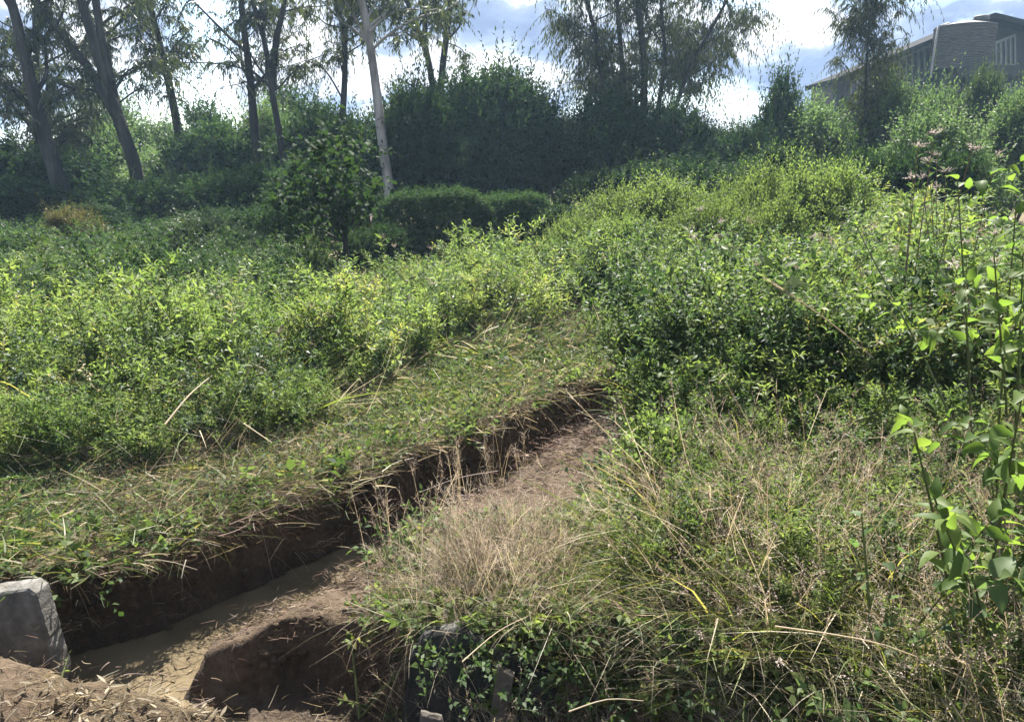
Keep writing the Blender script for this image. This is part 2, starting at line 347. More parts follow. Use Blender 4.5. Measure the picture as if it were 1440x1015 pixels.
# ------------------------------------------------------------------ camera, sun, sky
cam = bpy.data.cameras.new('camera'); co = bpy.data.objects.new('camera', cam); COL.objects.link(co)
co.location = (0, 0, CAMZ); co.rotation_euler = (PI / 2 - PITCH, 0, 0)
cam.sensor_width = 36; cam.lens = 26; cam.clip_start = .05; cam.clip_end = 2000; scene.camera = co
AZ, EL = math.radians(9), math.radians(54)
sv = Vector((math.sin(AZ) * math.cos(EL), math.cos(AZ) * math.cos(EL), math.sin(EL)))
sl = bpy.data.lights.new('sun', 'SUN'); sl.energy = 5.0; sl.angle = math.radians(.5); sl.color = (1, .95, .87)
so = bpy.data.objects.new('sun', sl); COL.objects.link(so); so.rotation_euler = sv.to_track_quat('Z', 'Y').to_euler(); so.location = sv * 60
def world():
    w = bpy.data.worlds.new('World'); scene.world = w; w.use_nodes = True; nt = w.node_tree; nt.nodes.clear(); L = nt.links
    sky = nd(nt, 'ShaderNodeTexSky', sky_type='NISHITA', sun_disc=False); sky.sun_elevation = EL; sky.sun_rotation = AZ
    sky.air_density = 1.0; sky.dust_density = .6
    tc = nd(nt, 'ShaderNodeTexCoord')
    mp = nd(nt, 'ShaderNodeMapping'); mp.inputs['Scale'].default_value = (1, 1, 2.1); mp.inputs['Location'].default_value = (3.35, .2, .1)
    L.new(tc.outputs['Generated'], mp.inputs[0])
    n = nd(nt, 'ShaderNodeTexNoise'); n.inputs['Scale'].default_value = 3.6; n.inputs['Detail'].default_value = 9; n.inputs['Roughness'].default_value = .55; n.inputs['Distortion'].default_value = .25
    L.new(mp.outputs[0], n.inputs['Vector'])
    n2 = nd(nt, 'ShaderNodeTexNoise'); n2.inputs['Scale'].default_value = 7.5; n2.inputs['Detail'].default_value = 10; n2.inputs['Roughness'].default_value = .58
    L.new(mp.outputs[0], n2.inputs['Vector'])
    mask = ramp(nt, [(.36, (0, 0, 0)), (.50, (1, 1, 1))], n.outputs['Fac'])
    ccol = ramp(nt, [(.34, (4.0, 4.1, 4.2)), (.44, (2.5, 2.6, 2.85)), (.51, (1.25, 1.55, 2.15)), (.64, (.8, 1.05, 1.65))], n2.outputs['Fac'])
    mx = nd(nt, 'ShaderNodeMix', data_type='RGBA'); L.new(mask, mx.inputs[0]); L.new(sky.outputs[0], mx.inputs[6]); L.new(ccol, mx.inputs[7])
    dp = nd(nt, 'ShaderNodeVectorMath', operation='DOT_PRODUCT'); L.new(tc.outputs['Generated'], dp.inputs[0]); dp.inputs[1].default_value = tuple(sv)
    fr = nd(nt, 'ShaderNodeMapRange'); fr.inputs[1].default_value = -.4; fr.inputs[2].default_value = .75; fr.inputs[3].default_value = 1.0; fr.inputs[4].default_value = 1.05; L.new(dp.outputs['Value'], fr.inputs[0])
    mf = nd(nt, 'ShaderNodeMix', data_type='RGBA', blend_type='MULTIPLY'); mf.inputs[0].default_value = 1; L.new(ccol, mf.inputs[6]); L.new(fr.outputs[0], mf.inputs[7]); L.new(mf.outputs[2], mx.inputs[7])
    bg = nd(nt, 'ShaderNodeBackground'); bg.inputs[1].default_value = .085; L.new(mx.outputs[2], bg.inputs[0])
    o = nd(nt, 'ShaderNodeOutputWorld'); L.new(bg.outputs[0], o.inputs[0])
world()
scene.view_settings.view_transform = 'Standard'; scene.view_settings.look = 'None'; scene.view_settings.exposure = 2.35; scene.view_settings.gamma = 1
cy = scene.cycles
cy.max_bounces = 6; cy.diffuse_bounces = 3; cy.glossy_bounces = 2; cy.transmission_bounces = 4; cy.transparent_max_bounces = 8; cy.volume_bounces = 0
cy.caustics_reflective = False; cy.caustics_refractive = False; cy.use_denoising = True; cy.denoiser = 'OPENIMAGEDENOISE'; cy.denoising_input_passes = 'RGB_ALBEDO_NORMAL'; cy.denoising_prefilter = 'ACCURATE'

def haze(dens):
    m, nt = newmat('haze_air'); v = nd(nt, 'ShaderNodeVolumePrincipled'); v.inputs['Density'].default_value = dens
    v.inputs['Color'].default_value = (.5, .75, 1, 1); v.inputs['Anisotropy'].default_value = .3
    o = nd(nt, 'ShaderNodeOutputMaterial'); nt.links.new(v.outputs[0], o.inputs['Volume'])
    me = bpy.data.meshes.new('haze'); vv, ff = boxvf((0, 168, 4.6), (500, 484, 20.2)); me.from_pydata(vv, [], ff); me.materials.append(m)
    tag(link('haze', me), kind='stuff')
haze(.00075)

def inpoly(poly, x, y):
    ins = np.zeros(len(x), bool); n = len(poly)
    for i in range(n):
        a = poly[i]; b = poly[(i + 1) % n]; c = (a[1] > y) != (b[1] > y)
        ins ^= c & (x < (b[0] - a[0]) * (y - a[1]) / (b[1] - a[1] + 1e-12) + a[0])
    return ins
# ------------------------------------------------------------------ ground sheet and water
def axis(parts):
    out = []
    for a, b, s in parts: out += list(np.arange(a, b, s))
    return np.array(out + [parts[-1][1]])
gx = axis([(-240, -60, 20), (-60, -10, 2.5), (-10, -3.2, .2), (-3.2, 2.4, .022), (2.4, 10, .2), (10, 60, 2.5), (60, 240, 20)])
gy = axis([(-60, -4, 8), (-4, 1.9, .3), (1.9, 8.8, .022), (8.8, 16, .2), (16, 60, 2), (60, 400, 20)])
X, Y = np.meshgrid(gx, gy); Zt = H(X.ravel(), Y.ravel()).reshape(X.shape)
fine = (X > -3.3) & (X < 2.5) & (Y > 1.8) & (Y < 8.9)
sx_, sy_ = np.gradient(Zt, gy, axis=0), np.gradient(Zt, gx, axis=1)
steep = np.clip(np.hypot(sx_, sy_), 0, 3) / 3
nz = fbm(X * 9, Y * 9 + Zt * 9, 21, 4); nz2 = fbm(X * 13 + 50, Zt * 16 + Y * 5, 23, 4)
bare = fine * 1.0
Zd = Zt + bare * (1 - .8 * steep) * (.05 * nz + .05 * fbm(X * 26, Y * 26, 31, 3))
Xd = X + bare * steep * .085 * nz2; Yd = Y + bare * steep * .085 * fbm(X * 11 + 9, Zt * 14, 25, 4)
ny, nx = X.shape; idx = np.arange(nx * ny).reshape(ny, nx)
F = np.stack([idx[:-1, :-1], idx[:-1, 1:], idx[1:, 1:], idx[1:, :-1]], -1).reshape(-1, 4)
MOWN = [(-5.5, 3.9), (-2.75, 3.98), (-2.2, 4.3), (-1.5, 5.2), (-.7, 6.15), (0, 7.05), (.75, 8.2), (1.6, 9.3), (3, 12), (30, 14), (30, 60), (-40, 60), (-40, 4)]
RIGHTB = [(-.75, 4.0), (-.55, 3.5), (.4, 3.1), (1.2, 2.7), (1.3, 0), (40, 0), (40, 14), (3, 9), (1.3, 6.6), (.9, 5.0), (.4, 4.4)]
xf, yf = X.ravel() + .25 * fbm(X.ravel() * 2, Y.ravel() * 2, 41), Y.ravel() + .25 * fbm(X.ravel() * 2, Y.ravel() * 2, 42)
cover = ((inpoly(MOWN, xf, yf) | inpoly(RIGHTB, xf, yf)) & (Zt.ravel() > -.2)) * np.clip(.75 + .9 * fbm(xf * 3, yf * 3, 43), 0, 1)
mound = (X.ravel() < -1.1) & (Y.ravel() < 3.15) & (Zt.ravel() > -.1); cover = np.where(mound, np.clip(.15 + 1.0 * fbm(X.ravel() * 6, Y.ravel() * 6, 47), 0, .9), cover)
ga = Acc(); ga.raw(np.stack([Xd, Yd, Zd], -1).reshape(-1, 3), F, np.zeros(len(F), np.int32), cover)
g = tag(link('ground', ga.mesh('ground', [M['soil']], smooth=True)), kind='structure')
wv = [(-4.2, 2.3), (1.4, 2.3), (3.2, 9.8), (-4.2, 9.8)]
tag(solid('water', [(x, y, -.585) for x, y in wv], [(0, 1, 2, 3)], M['water']), kind='structure')

# ------------------------------------------------------------------ plant templates
def rdir(rg, n, up=1.0, spread=.4):
    d = rg.randn(n, 3) * spread; d[:, 2] = up + d[:, 2] * .4; return nrm(d)
def t_herb(seed, mat, h=1.0, ns=5, nl=16, L=.085, Wd=.034, spread=.22, side=5, droop=.1, big=False, seeds=0, radius=.1):
    rg = R(seed); a = Acc()
    b = np.zeros((ns, 3)); b[:, :2] = rg.randn(ns, 2) * radius
    d = rdir(rg, ns, 1, spread); ln = h * (.65 + .45 * rg.rand(ns))
    shoots(a, rg, b, d, ln, nl, L, Wd, mat, droop=droop, ang=1.15, t0=.3, sw=.008, big=big)
    if side:
        S = []; DD = []
        for i in range(ns):
            for k in range(side):
                t = .3 + .6 * rg.rand(); S.append(b[i] + d[i] * ln[i] * t + np.array((0, 0, -droop * ln[i] * t * t)))
                q = rg.randn(3); q[2] = .5 + abs(q[2]) * .4; DD.append(d[i] * .5 + nrm(q) * .9)
        S = np.array(S); DD = np.array(DD)
        shoots(a, rg, S, DD, h * (.16 + .16 * rg.rand(len(S))), max(5, nl // 2), L * .85, Wd * .85, mat, droop=.25, ang=1.1, t0=.2, sw=.004)
    if seeds:
        tip = b + d * ln[:, None] - UP * (droop * ln)[:, None]
        S = np.repeat(tip, seeds, 0); shoots(a, rg, S, rdir(rg, len(S), .7, .8), .06 + .06 * rg.rand(len(S)), 8, .016, .012, 'seed', stem='twig', sw=.002)
    return a.cat()
def t_grass(seed, n=40, h=.45, w=.006, mat='grass', spread=.5, rad=.06, dry=.25, dr=.35):
    rg = R(seed); a = Acc(); np.random.seed(seed)
    for m, k in ((mat, int(n * (1 - dry))), ('straw', int(n * dry))):
        if k < 1: continue
        b = np.zeros((k, 3)); b[:, :2] = rg.randn(k, 2) * rad; d = rdir(rg, k, 1, spread); L = h * (.5 + .7 * rg.rand(k))
        out = d.copy(); out[:, 2] = 0
        bend = out * (L * .6)[:, None] - UP * (L * (dr + .15) * (.4 + rg.rand(k)))[:, None]
        ribbons(a, b, d, L, w * (.6 + .8 * rg.rand(k)), bend, m, rg.rand(k), seg=4)
    return a.cat()
def t_stalks(seed, n=14, h=.7, rad=.12, spread=.3, seeds=True, mat='straw', w=.0035, sd='seed'):
    """dry grass stems with light open seed heads"""
    rg = R(seed); a = Acc(); np.random.seed(seed + 1)
    b = np.zeros((n, 3)); b[:, :2] = rg.randn(n, 2) * rad; d = rdir(rg, n, 1, spread); L = h * (.55 + .6 * rg.rand(n))
    out = d.copy(); out[:, 2] = 0; bend = out * (L * .45 * rg.rand(n))[:, None] - UP * (L * .3 * rg.rand(n))[:, None]
    ribbons(a, b, d, L, w, bend, mat, rg.rand(n) * .6 + .3, seg=4, taper=.6)
    if seeds:
        k = 6; t = .72 + .28 * rg.rand(n, k)
        S = (b[:, None] + d[:, None] * (L[:, None] * t)[..., None] + bend[:, None] * (t * t)[..., None]).reshape(-1, 3)
        DD = np.repeat(d, k, 0) + rg.randn(n * k, 3) * .45
        shoots(a, rg, S, DD, .05 + .05 * rg.rand(n * k), 5, .011, .006, sd, stem=mat, sw=.0016, droop=.2, ang=.6)
    return a.cat()
def t_litter(seed, n=72, rad=.3, L=.21, w=.0036, up=.3, mats=('straw', 'seed', 'twig', 'grass'), hgt=.05):
    rg = R(seed); a = Acc(); np.random.seed(seed + 2)
    for i, m in enumerate(mats):
        k = n // len(mats); b = np.zeros((k, 3)); b[:, :2] = rg.randn(k, 2) * rad * .6; b[:, 2] = hgt * rg.rand(k)
        an = rg.rand(k) * 2 * PI; d = np.stack([np.cos(an), np.sin(an), up * rg.randn(k) * .6 + up * .5], 1); l = L * (.4 + rg.rand(k))
        ribbons(a, b, d, l, w * (.4 + 1.0 * rg.rand(k)), rg.randn(k, 3) * (l * .16)[:, None] - UP * (l * .12)[:, None], m, rg.rand(k), seg=3, taper=.7)
    return a.cat()
def t_lowleaf(seed, n=40, rad=.2, h=.14, L=.06, Wd=.035, mat='bright'):
    rg = R(seed); a = Acc()
    k = n // 6; b = np.zeros((k, 3)); b[:, :2] = rg.randn(k, 2) * rad * .55
    shoots(a, rg, b, rdir(rg, k, .7, .7), h * (.6 + rg.rand(k)), 6, L, Wd, mat, droop=.2, ang=1.1, t0=.25, sw=.003)
    return a.cat()
T = {}
T['weed'] = [t_herb(100 + i, 'bright', h=1.0, ns=5, nl=20, L=.1, Wd=.027, side=6, spread=.22) for i in range(4)]
T['weed_mid'] = [t_herb(120 + i, 'mid', h=1.0, ns=6, nl=18, L=.085, Wd=.036, side=7, spread=.3) for i in range(4)]
T['weed_dark'] = [t_herb(140 + i, 'dark', h=1.0, ns=6, nl=14, L=.09, Wd=.045, side=6, spread=.32) for i in range(4)]
T['weed_grey'] = [t_herb(150 + i, 'grey', h=1.0, ns=6, nl=14, L=.085, Wd=.04, side=6, spread=.3) for i in range(3)]
T['weed_seed'] = [t_herb(160 + i, 'mid', h=1.1, ns=3, nl=13, L=.07, Wd=.025, side=3, seeds=5) for i in range(2)]
T['weed_dry'] = [t_herb(190 + i, 'twig' if i else 'straw', h=.95, ns=6, nl=9, L=.06, Wd=.018, side=5, spread=.35, droop=.2) for i in range(3)]
T['thick'] = [t_herb(180 + i, 'mid' if i % 2 else 'bright', h=1.45, ns=5, nl=28, L=.088, Wd=.034, side=10, spread=.24, droop=.12) for i in range(4)]
T['broad'] = [t_herb(170 + i, 'bright', h=.8, ns=4, nl=10, L=.085, Wd=.05, side=2, spread=.35, big=True) for i in range(3)]
T['grass'] = [t_grass(200 + i, dry=.1) for i in range(4)]
T['grass_dry'] = [t_grass(210 + i, n=60, h=.5, mat='straw', dry=.55, w=.004, spread=.55) for i in range(4)]
T['grass_short'] = [t_grass(220 + i, n=40, h=.16, w=.006, spread=.7, rad=.09, dry=.2) for i in range(3)]
T['stalks'] = [t_stalks(230 + i) for i in range(4)]
T['stalks_pink'] = [t_stalks(235 + i, n=18, h=.6, mat='twig', w=.003) for i in range(2)]
def t_clod(seed):
    rg = R(seed); a = Acc(); n = 3; vs = {}; V = []; F = []
    def vid(p):
        key = tuple(np.round(p, 4))
        if key not in vs:
            q = np.array(p) / np.linalg.norm(p); V.append(q * (.75 + .5 * rg.rand()) * np.array((1, .85, .6))); vs[key] = len(V) - 1
        return vs[key]
    for ax in range(3):
        for sg in (-1, 1):
            for i in range(2):
                for j in range(2):
                    q = []
                    for di, dj in ((0, 0), (1, 0), (1, 1), (0, 1)):
                        p = [0, 0, 0]; p[ax] = sg; p[(ax + 1) % 3] = i + di - 1; p[(ax + 2) % 3] = j + dj - 1; q.append(vid(p))
                    F.append(q if sg > 0 else q[::-1])
    a.raw(V, F, np.full(len(F), PI_['soil'], np.int32), np.zeros(len(V))); return a.cat()
T['clod'] = [t_clod(400 + i) for i in range(6)]
T['litter'] = [t_litter(240 + i) for i in range(4)]
T['litter_fine'] = [t_litter(250 + i, n=110, rad=.24, L=.12, w=.0045, mats=('straw', 'straw', 'twig')) for i in range(3)]
T['crumb'] = [t_litter(255 + i, n=60, rad=.2, L=.08, w=.005, up=.2, hgt=.02, mats=('twig', 'twig', 'seed')) for i in range(3)]
T['litter_green'] = [t_litter(260 + i, n=100, rad=.3, L=.13, w=.007, up=.5, hgt=.1, mats=('grass', 'straw', 'mid', 'bright')) for i in range(3)]
T['low'] = [t_lowleaf(270 + i) for i in range(4)]
T['low_mid'] = [t_lowleaf(280 + i, n=54, mat='mid', L=.05, Wd=.026) for i in range(3)]
T['tangle'] = [t_litter(290 + i, n=70, rad=.35, L=.42, w=.0035, up=.8, hgt=.25, mats=('straw', 'twig', 'straw')) for i in range(3)]

def scatter(rg, poly, n, patch=0, pseed=0, minh=-.12, gap=.0):
    P = np.array(poly); lo = P.min(0); hi = P.max(0); out = np.zeros((0, 2))
    while len(out) < n:
        q = lo + rg.rand(n * 3, 2) * (hi - lo); q = q[inpoly(poly, q[:, 0], q[:, 1])]
        if patch: q = q[fbm(q[:, 0] * patch, q[:, 1] * patch, pseed, 3) + .12 * rg.randn(len(q)) > gap - .1]
        if len(q) == 0: break
        z = H(q[:, 0], q[:, 1]); q = q[z > minh]; out = np.concatenate([out, q])
    out = out[:n]; return np.column_stack([out, H(out[:, 0], out[:, 1]) - .015])
def spread(dst, kind, rg, poly, n, s=(.7, 1.2), tilt=.12, hn=0, rvar=.2, sfun=None, **k):
    pos = scatter(rg, poly, n, **k); m = len(pos); tl = T[kind]; w = rg.randint(0, len(tl), m)
    sc = s[0] + (s[1] - s[0]) * rg.rand(m)
    if hn: sc = sc * (1 + hn * 2 * fbm(pos[:, 0] * .55, pos[:, 1] * .55, 77, 3))
    if sfun is not None: sc = sc * sfun(pos[:, 0], pos[:, 1])
    rv = rvar * rg.randn(m) + .35 * fbm(pos[:, 0] * .7, pos[:, 1] * .7, 88, 3)
    for i in range(len(tl)):
        q = w == i; tile(dst, tl[i], pos[q], rg.rand(q.sum()) * 6.28, sc[q], rg.randn(q.sum(), 2) * tilt, rv[q])
def stuff(name, label, cat, acc):
    return tag(link(name, acc.mesh(name)), label, cat, kind='stuff')
def PX(*p, z=0): return [tuple(W(u, v, z)) for u, v in p]

#@@VEG
# 1 left bank: tall sunlit weeds in front
a = Acc(); rg = R(1)
front = [(-7.5, 5.9), (-4.2, 5.75), (-2.5, 5.8), (-1.7, 6.6), (-1.5, 7.6), (-1.0, 8.9), (.3, 9.7), (.9, 11.2), (1.2, 13.5), (-2.2, 12.5), (-3.2, 9.3), (-5, 8.6), (-9, 8.8)]
FG = lambda x, y: .42 + .58 * sstep(0, 1.5, y - (5.75 + 1.5 * np.maximum(x + 2.4, 0)))
spread(a, 'weed', rg, front, 430, (.5, 1.15), hn=.9, sfun=FG, gap=.04, patch=1.1, pseed=4)
spread(a, 'weed', rg, front, 60, (1.05, 1.35), hn=.3, patch=.8, pseed=9, gap=.1)
spread(a, 'weed_mid', rg, front, 300, (.5, 1.0), hn=.7, sfun=FG)
spread(a, 'weed_dry', rg, front, 70, (.6, 1.1), patch=.6, pseed=61, gap=.05)
spread(a, 'weed_seed', rg, front, 24, (.8, 1.1))
spread(a, 'broad', rg, front, 130, (.6, 1.2))
spread(a, 'grass', rg, front, 420, (1.0, 2.2), tilt=.2)
fr2 = [(-7, 5.25), (-2.6, 5.3), (-1.7, 6.2), (-1.3, 7.6), (-1.0, 8.7), (-1.6, 8.7), (-2.0, 6.9), (-2.8, 5.9), (-7, 6.0)]
spread(a, 'weed', rg, fr2, 150, (.3, .7), patch=.8, pseed=71, gap=.0)
spread(a, 'weed_mid', rg, fr2, 90, (.3, .65))
spread(a, 'weed_grey', rg, front, 70, (.6, 1.1))
edge = [(-7, 5.3), (-2.4, 5.35), (-1.5, 6.4), (-1.2, 8.0), (-1.7, 8.0), (-2.4, 6.2), (-7, 6.3)]
spread(a, 'tangle', rg, edge, 130, (.4, .9))
stuff('weed_thicket', 'tall sunlit green weeds crowding the left bank behind the mown strip', 'weeds', a)
# 2 shaded undergrowth behind
a = Acc(); rg = R(2)
back = [(-14, 9), (-5, 8.8), (-3.2, 9.6), (-2.6, 11.8), (-3.4, 13.5), (-6, 17), (-18, 20), (-22, 14)]
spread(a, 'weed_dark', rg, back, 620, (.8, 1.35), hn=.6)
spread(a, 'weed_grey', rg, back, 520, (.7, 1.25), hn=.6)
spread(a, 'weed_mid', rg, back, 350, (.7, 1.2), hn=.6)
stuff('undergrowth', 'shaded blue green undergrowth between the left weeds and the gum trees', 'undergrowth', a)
# 3 mown strip along the far lip of the trench and the path beyond
a = Acc(); rg = R(3)
mown = [(-5.5, 3.9), (-2.75, 3.96), (-2.2, 4.28), (-1.5, 5.15), (-.7, 6.1), (0, 7.0), (.75, 8.1), (1.6, 9.2), (2.6, 11), (2.2, 13.8), (1.2, 13.6), (.4, 10.5), (-1.2, 9.0), (-1.6, 7.2), (-2.3, 6.2), (-5.5, 6.1)]
spread(a, 'litter', rg, mown, 520, (.4, 1.0), minh=-.06, patch=1.3, pseed=19, gap=.1)
spread(a, 'litter_green', rg, mown, 520, (.6, 1.3), minh=-.06)
spread(a, 'litter_fine', rg, mown, 800, (.6, 1.3), minh=-.06)
spread(a, 'grass_short', rg, mown, 700, (.6, 1.3), minh=-.06, patch=.9, pseed=12, gap=.0)
spread(a, 'low', rg, mown, 1300, (.5, 1.3), minh=-.06, patch=1.3, pseed=14, gap=.05)
spread(a, 'low_mid', rg, mown, 1100, (.6, 1.4), minh=-.06, patch=1.0, pseed=15, gap=.04)
heaps = [(-.4, 8.2), (.3, 8.7), (1.1, 9.6), (1.9, 11.5), (.6, 12.4), (-.6, 10.4)]
spread(a, 'litter_green', rg, heaps, 380, (1.0, 1.8), tilt=.35)
spread(a, 'tangle', rg, heaps, 160, (.6, 1.0), tilt=.3)
spread(a, 'low_mid', rg, heaps, 420, (1.2, 2.3), tilt=.3)
spread(a, 'weed', rg, [(.9, 11.2), (2.2, 11.2), (2.4, 13.8), (1, 13.8)], 60, (.3, .6))
dryp = PX((130, 640), (430, 630), (470, 660), (400, 735), (170, 770), (90, 720))
spread(a, 'tangle', rg, dryp, 60, (.35, .7), tilt=.2)
spread(a, 'litter', rg, dryp, 160, (.6, 1.3), tilt=.2)
spread(a, 'crumb', rg, dryp, 160, (.8, 1.6), tilt=.2)
# overhanging fringe at the lip
lip = [(-2.75, 3.93), (-2.2, 4.2), (-1.5, 5.08), (-.7, 6.03), (0, 6.9), (.8, 8.1), (.72, 8.3), (-.1, 7.15), (-.8, 6.25), (-1.6, 5.3), (-2.25, 4.42), (-2.8, 4.15)]
spread(a, 'grass_dry', rg, lip, 60, (.3, .5), tilt=.5, minh=-.1)
spread(a, 'low', rg, lip, 130, (.7, 1.3), tilt=.6, minh=-.1)
spread(a, 'litter', rg, lip, 60, (.4, .7), tilt=.6, minh=-.1)
spread(a, 'tangle', rg, lip, 20, (.3, .5), tilt=.5, minh=-.1)
np.random.seed(5); FE = np.array([p for p, w in TRENCH[:9]]); seg = rg.randint(0, 8, 620); tt = rg.rand(620)
hp_ = FE[seg] * (1 - tt[:, None]) + FE[seg + 1] * tt[:, None]; hn_ = np.array((.77, -.64)); hp_ = hp_ - hn_ * (.03 + .06 * rg.rand(620, 1)); hz_ = np.where(rg.rand(620) < .75, -.02 - .06 * rg.rand(620), -.05 - .4 * rg.rand(620))
hl_ = .08 + .24 * rg.rand(620) ** 2; hd_ = np.column_stack([np.tile(hn_, (620, 1)) * (.5 + .5 * rg.rand(620, 1)), .5 * rg.randn(620)]) + .45 * rg.randn(620, 3)
for q, m_ in enumerate(('straw', 'twig', 'seed')):
    s_ = np.arange(620) % 3 == q; ribbons(a, np.column_stack([hp_, hz_])[s_], hd_[s_], hl_[s_], .0035, -UP * (hl_[s_] * .8)[:, None] + .05 * rg.randn(s_.sum(), 3), m_, rg.rand(s_.sum()), seg=4, taper=.7)
stuff('cut_grass', 'strip of mown grass, straw and clippings along the far lip of the trench', 'cut grass', a)
# 4 right thicket
a = Acc(); rg = R(4)
rt = [(1.2, 7.3), (1.35, 6.4), (1.7, 5.7), (2.3, 5.35), (3.6, 5.2), (4.4, 4.8), (6, 4.5), (9, 6), (11, 10), (8, 11.2), (4.2, 11), (2.9, 10.6), (2.2, 10), (1.6, 8.8)]
spread(a, 'thick', rg, rt, 640, (.6, 1.08), hn=.6)
spread(a, 'thick', rg, [(1.2, 7.3), (1.35, 6.4), (1.7, 5.7), (2.3, 5.35), (3.6, 5.2), (4.4, 4.8), (5, 5.5), (2.4, 6.2), (1.7, 7.4)], 130, (.45, .9), hn=.5)
spread(a, 'weed', rg, rt, 260, (.8, 1.4), hn=.6)
spread(a, 'broad', rg, rt, 150, (1.2, 1.9), hn=.5)
rf = [(.95, 5.9), (1.3, 4.9), (2.2, 4.4), (4.2, 3.9), (5, 4.6), (3.6, 5.4), (2.3, 5.6), (1.5, 6.3)]
spread(a, 'thick', rg, rf, 110, (.25, .55), hn=.4)
spread(a, 'weed', rg, rf, 110, (.4, .85), hn=.4)
spread(a, 'broad', rg, rf, 50, (.6, 1.1))
spread(a, 'grass', rg, rf, 120, (1.0, 1.8))
mo = [(.9, 11.0), (2.5, 10.4), (5, 10.2), (7.2, 11), (7.5, 13.2), (4, 14), (1.2, 13.6)]
spread(a, 'weed', rg, mo, 300, (.7, 1.35), hn=.6)
spread(a, 'weed_mid', rg, mo, 160, (.7, 1.3), hn=.6)
spread(a, 'weed_grey', rg, mo, 100, (.7, 1.3), hn=.6)
spread(a, 'weed_dry', rg, rt, 80, (.9, 1.7), patch=.5, pseed=62, gap=.05)
spread(a, 'weed_seed', rg, rt, 50, (1.1, 1.6))
spread(a, 'weed_dark', rg, rt, 200, (1.0, 1.5))
stuff('tall_weeds', 'wall of tall green weeds filling the bank right of the trench', 'weeds', a)
# 5 near right bank, dry grass with leafy weeds
a = Acc(); rg = R(5)
nr = [(-.85, 3.75), (-.72, 3.6), (-.55, 3.42), (.4, 3.1), (1.2, 2.7), (1.3, 1.7), (4, 1.7), (5, 4.8), (3.6, 5.4), (2, 5.6), (1.5, 6.2), (1.1, 6.0), (.85, 5.0), (.6, 4.45), (.1, 4.3), (-.4, 4.32), (-.75, 4.0)]
NG = lambda x, y: (.5 + .5 * sstep(.0, 1.5, x + .1 * (y - 3))) * (1 - .5 * sstep(3.9, 5.0, y))
spread(a, 'grass_dry', rg, nr, 170, (.7, 1.2), tilt=.3, sfun=NG)
spread(a, 'grass', rg, nr, 800, (.7, 1.3), tilt=.25, sfun=NG)
spread(a, 'stalks', rg, nr, 170, (.7, 1.2), tilt=.2, sfun=NG)
spread(a, 'litter', rg, nr, 110, (.7, 1.3), tilt=.3, sfun=NG)
spread(a, 'tangle', rg, nr, 40, (.5, .9), tilt=.3, sfun=NG)
spread(a, 'low', rg, nr, 1300, (.6, 1.6), patch=.9, pseed=31)
spread(a, 'low_mid', rg, nr, 700, (.6, 1.6), patch=.9, pseed=33)
nr2 = [(.7, 3.4), (1.2, 2.5), (4, 2.2), (5, 4.0), (3.6, 4.6), (1.6, 4.8), (.9, 4.6)]
spread(a, 'weed', rg, nr2, 220, (.3, .65))
spread(a, 'weed_mid', rg, nr2, 90, (.3, .7))
spread(a, 'grass', rg, nr2, 260, (.9, 1.7), tilt=.3)
spread(a, 'stalks', rg, nr2, 50, (.8, 1.3), tilt=.3)
spread(a, 'stalks_pink', rg, nr2, 40, (.7, 1.1), tilt=.3, patch=.9, pseed=51, gap=.03)
lipn = [(-.95, 3.62), (-.6, 3.46), (-.35, 3.25), (.4, 3.0), (1.2, 2.6), (1.35, 2.85), (.5, 3.3), (-.2, 3.5), (-.55, 3.75)]
spread(a, 'low', rg, lipn, 260, (.5, 1.1), minh=-.5, tilt=.4)
spread(a, 'grass_dry', rg, lipn, 60, (.5, .9), minh=-.5, tilt=.5)
lip2 = [(-.6, 3.08), (.3, 2.86), (.9, 2.6), (1.0, 2.75), (.4, 3.02), (-.5, 3.26)]
spread(a, 'low_mid', rg, lip2, 60, (.7, 1.3), minh=-.9, tilt=.5)
spread(a, 'low', rg, lip2, 60, (.5, 1.1), minh=-.9, tilt=.6)
spread(a, 'stalks', rg, lip2, 40, (.4, .8), minh=-.9, tilt=.5)
cg = [(-.62, 3.62), (-.25, 3.95), (.3, 4.15), (.3, 3.5), (-.45, 3.42)]
spread(a, 'stalks', rg, cg, 42, (.5, .8), tilt=.15)
spread(a, 'stalks_pink', rg, cg, 22, (.5, .8), tilt=.2)
spread(a, 'grass_dry', rg, cg, 26, (.4, .7), tilt=.2)
k_ = 9; P_ = np.column_stack([-.42 + .72 * rg.rand(k_), 2.99 + .05 * rg.rand(k_), -.08 + .05 * rg.randn(k_)])
for q in range(3): tile(a, T['low_mid'][q], P_[q::3], rg.rand(len(P_[q::3])) * 6.28, .5 + .6 * rg.rand(len(P_[q::3])), np.column_stack([.3 * rg.randn(len(P_[q::3])), -.4 + .3 * rg.randn(len(P_[q::3]))]))
stuff('dry_grass', 'tangled dry grass, seed heads and leafy weeds covering the near bank', 'grass', a)
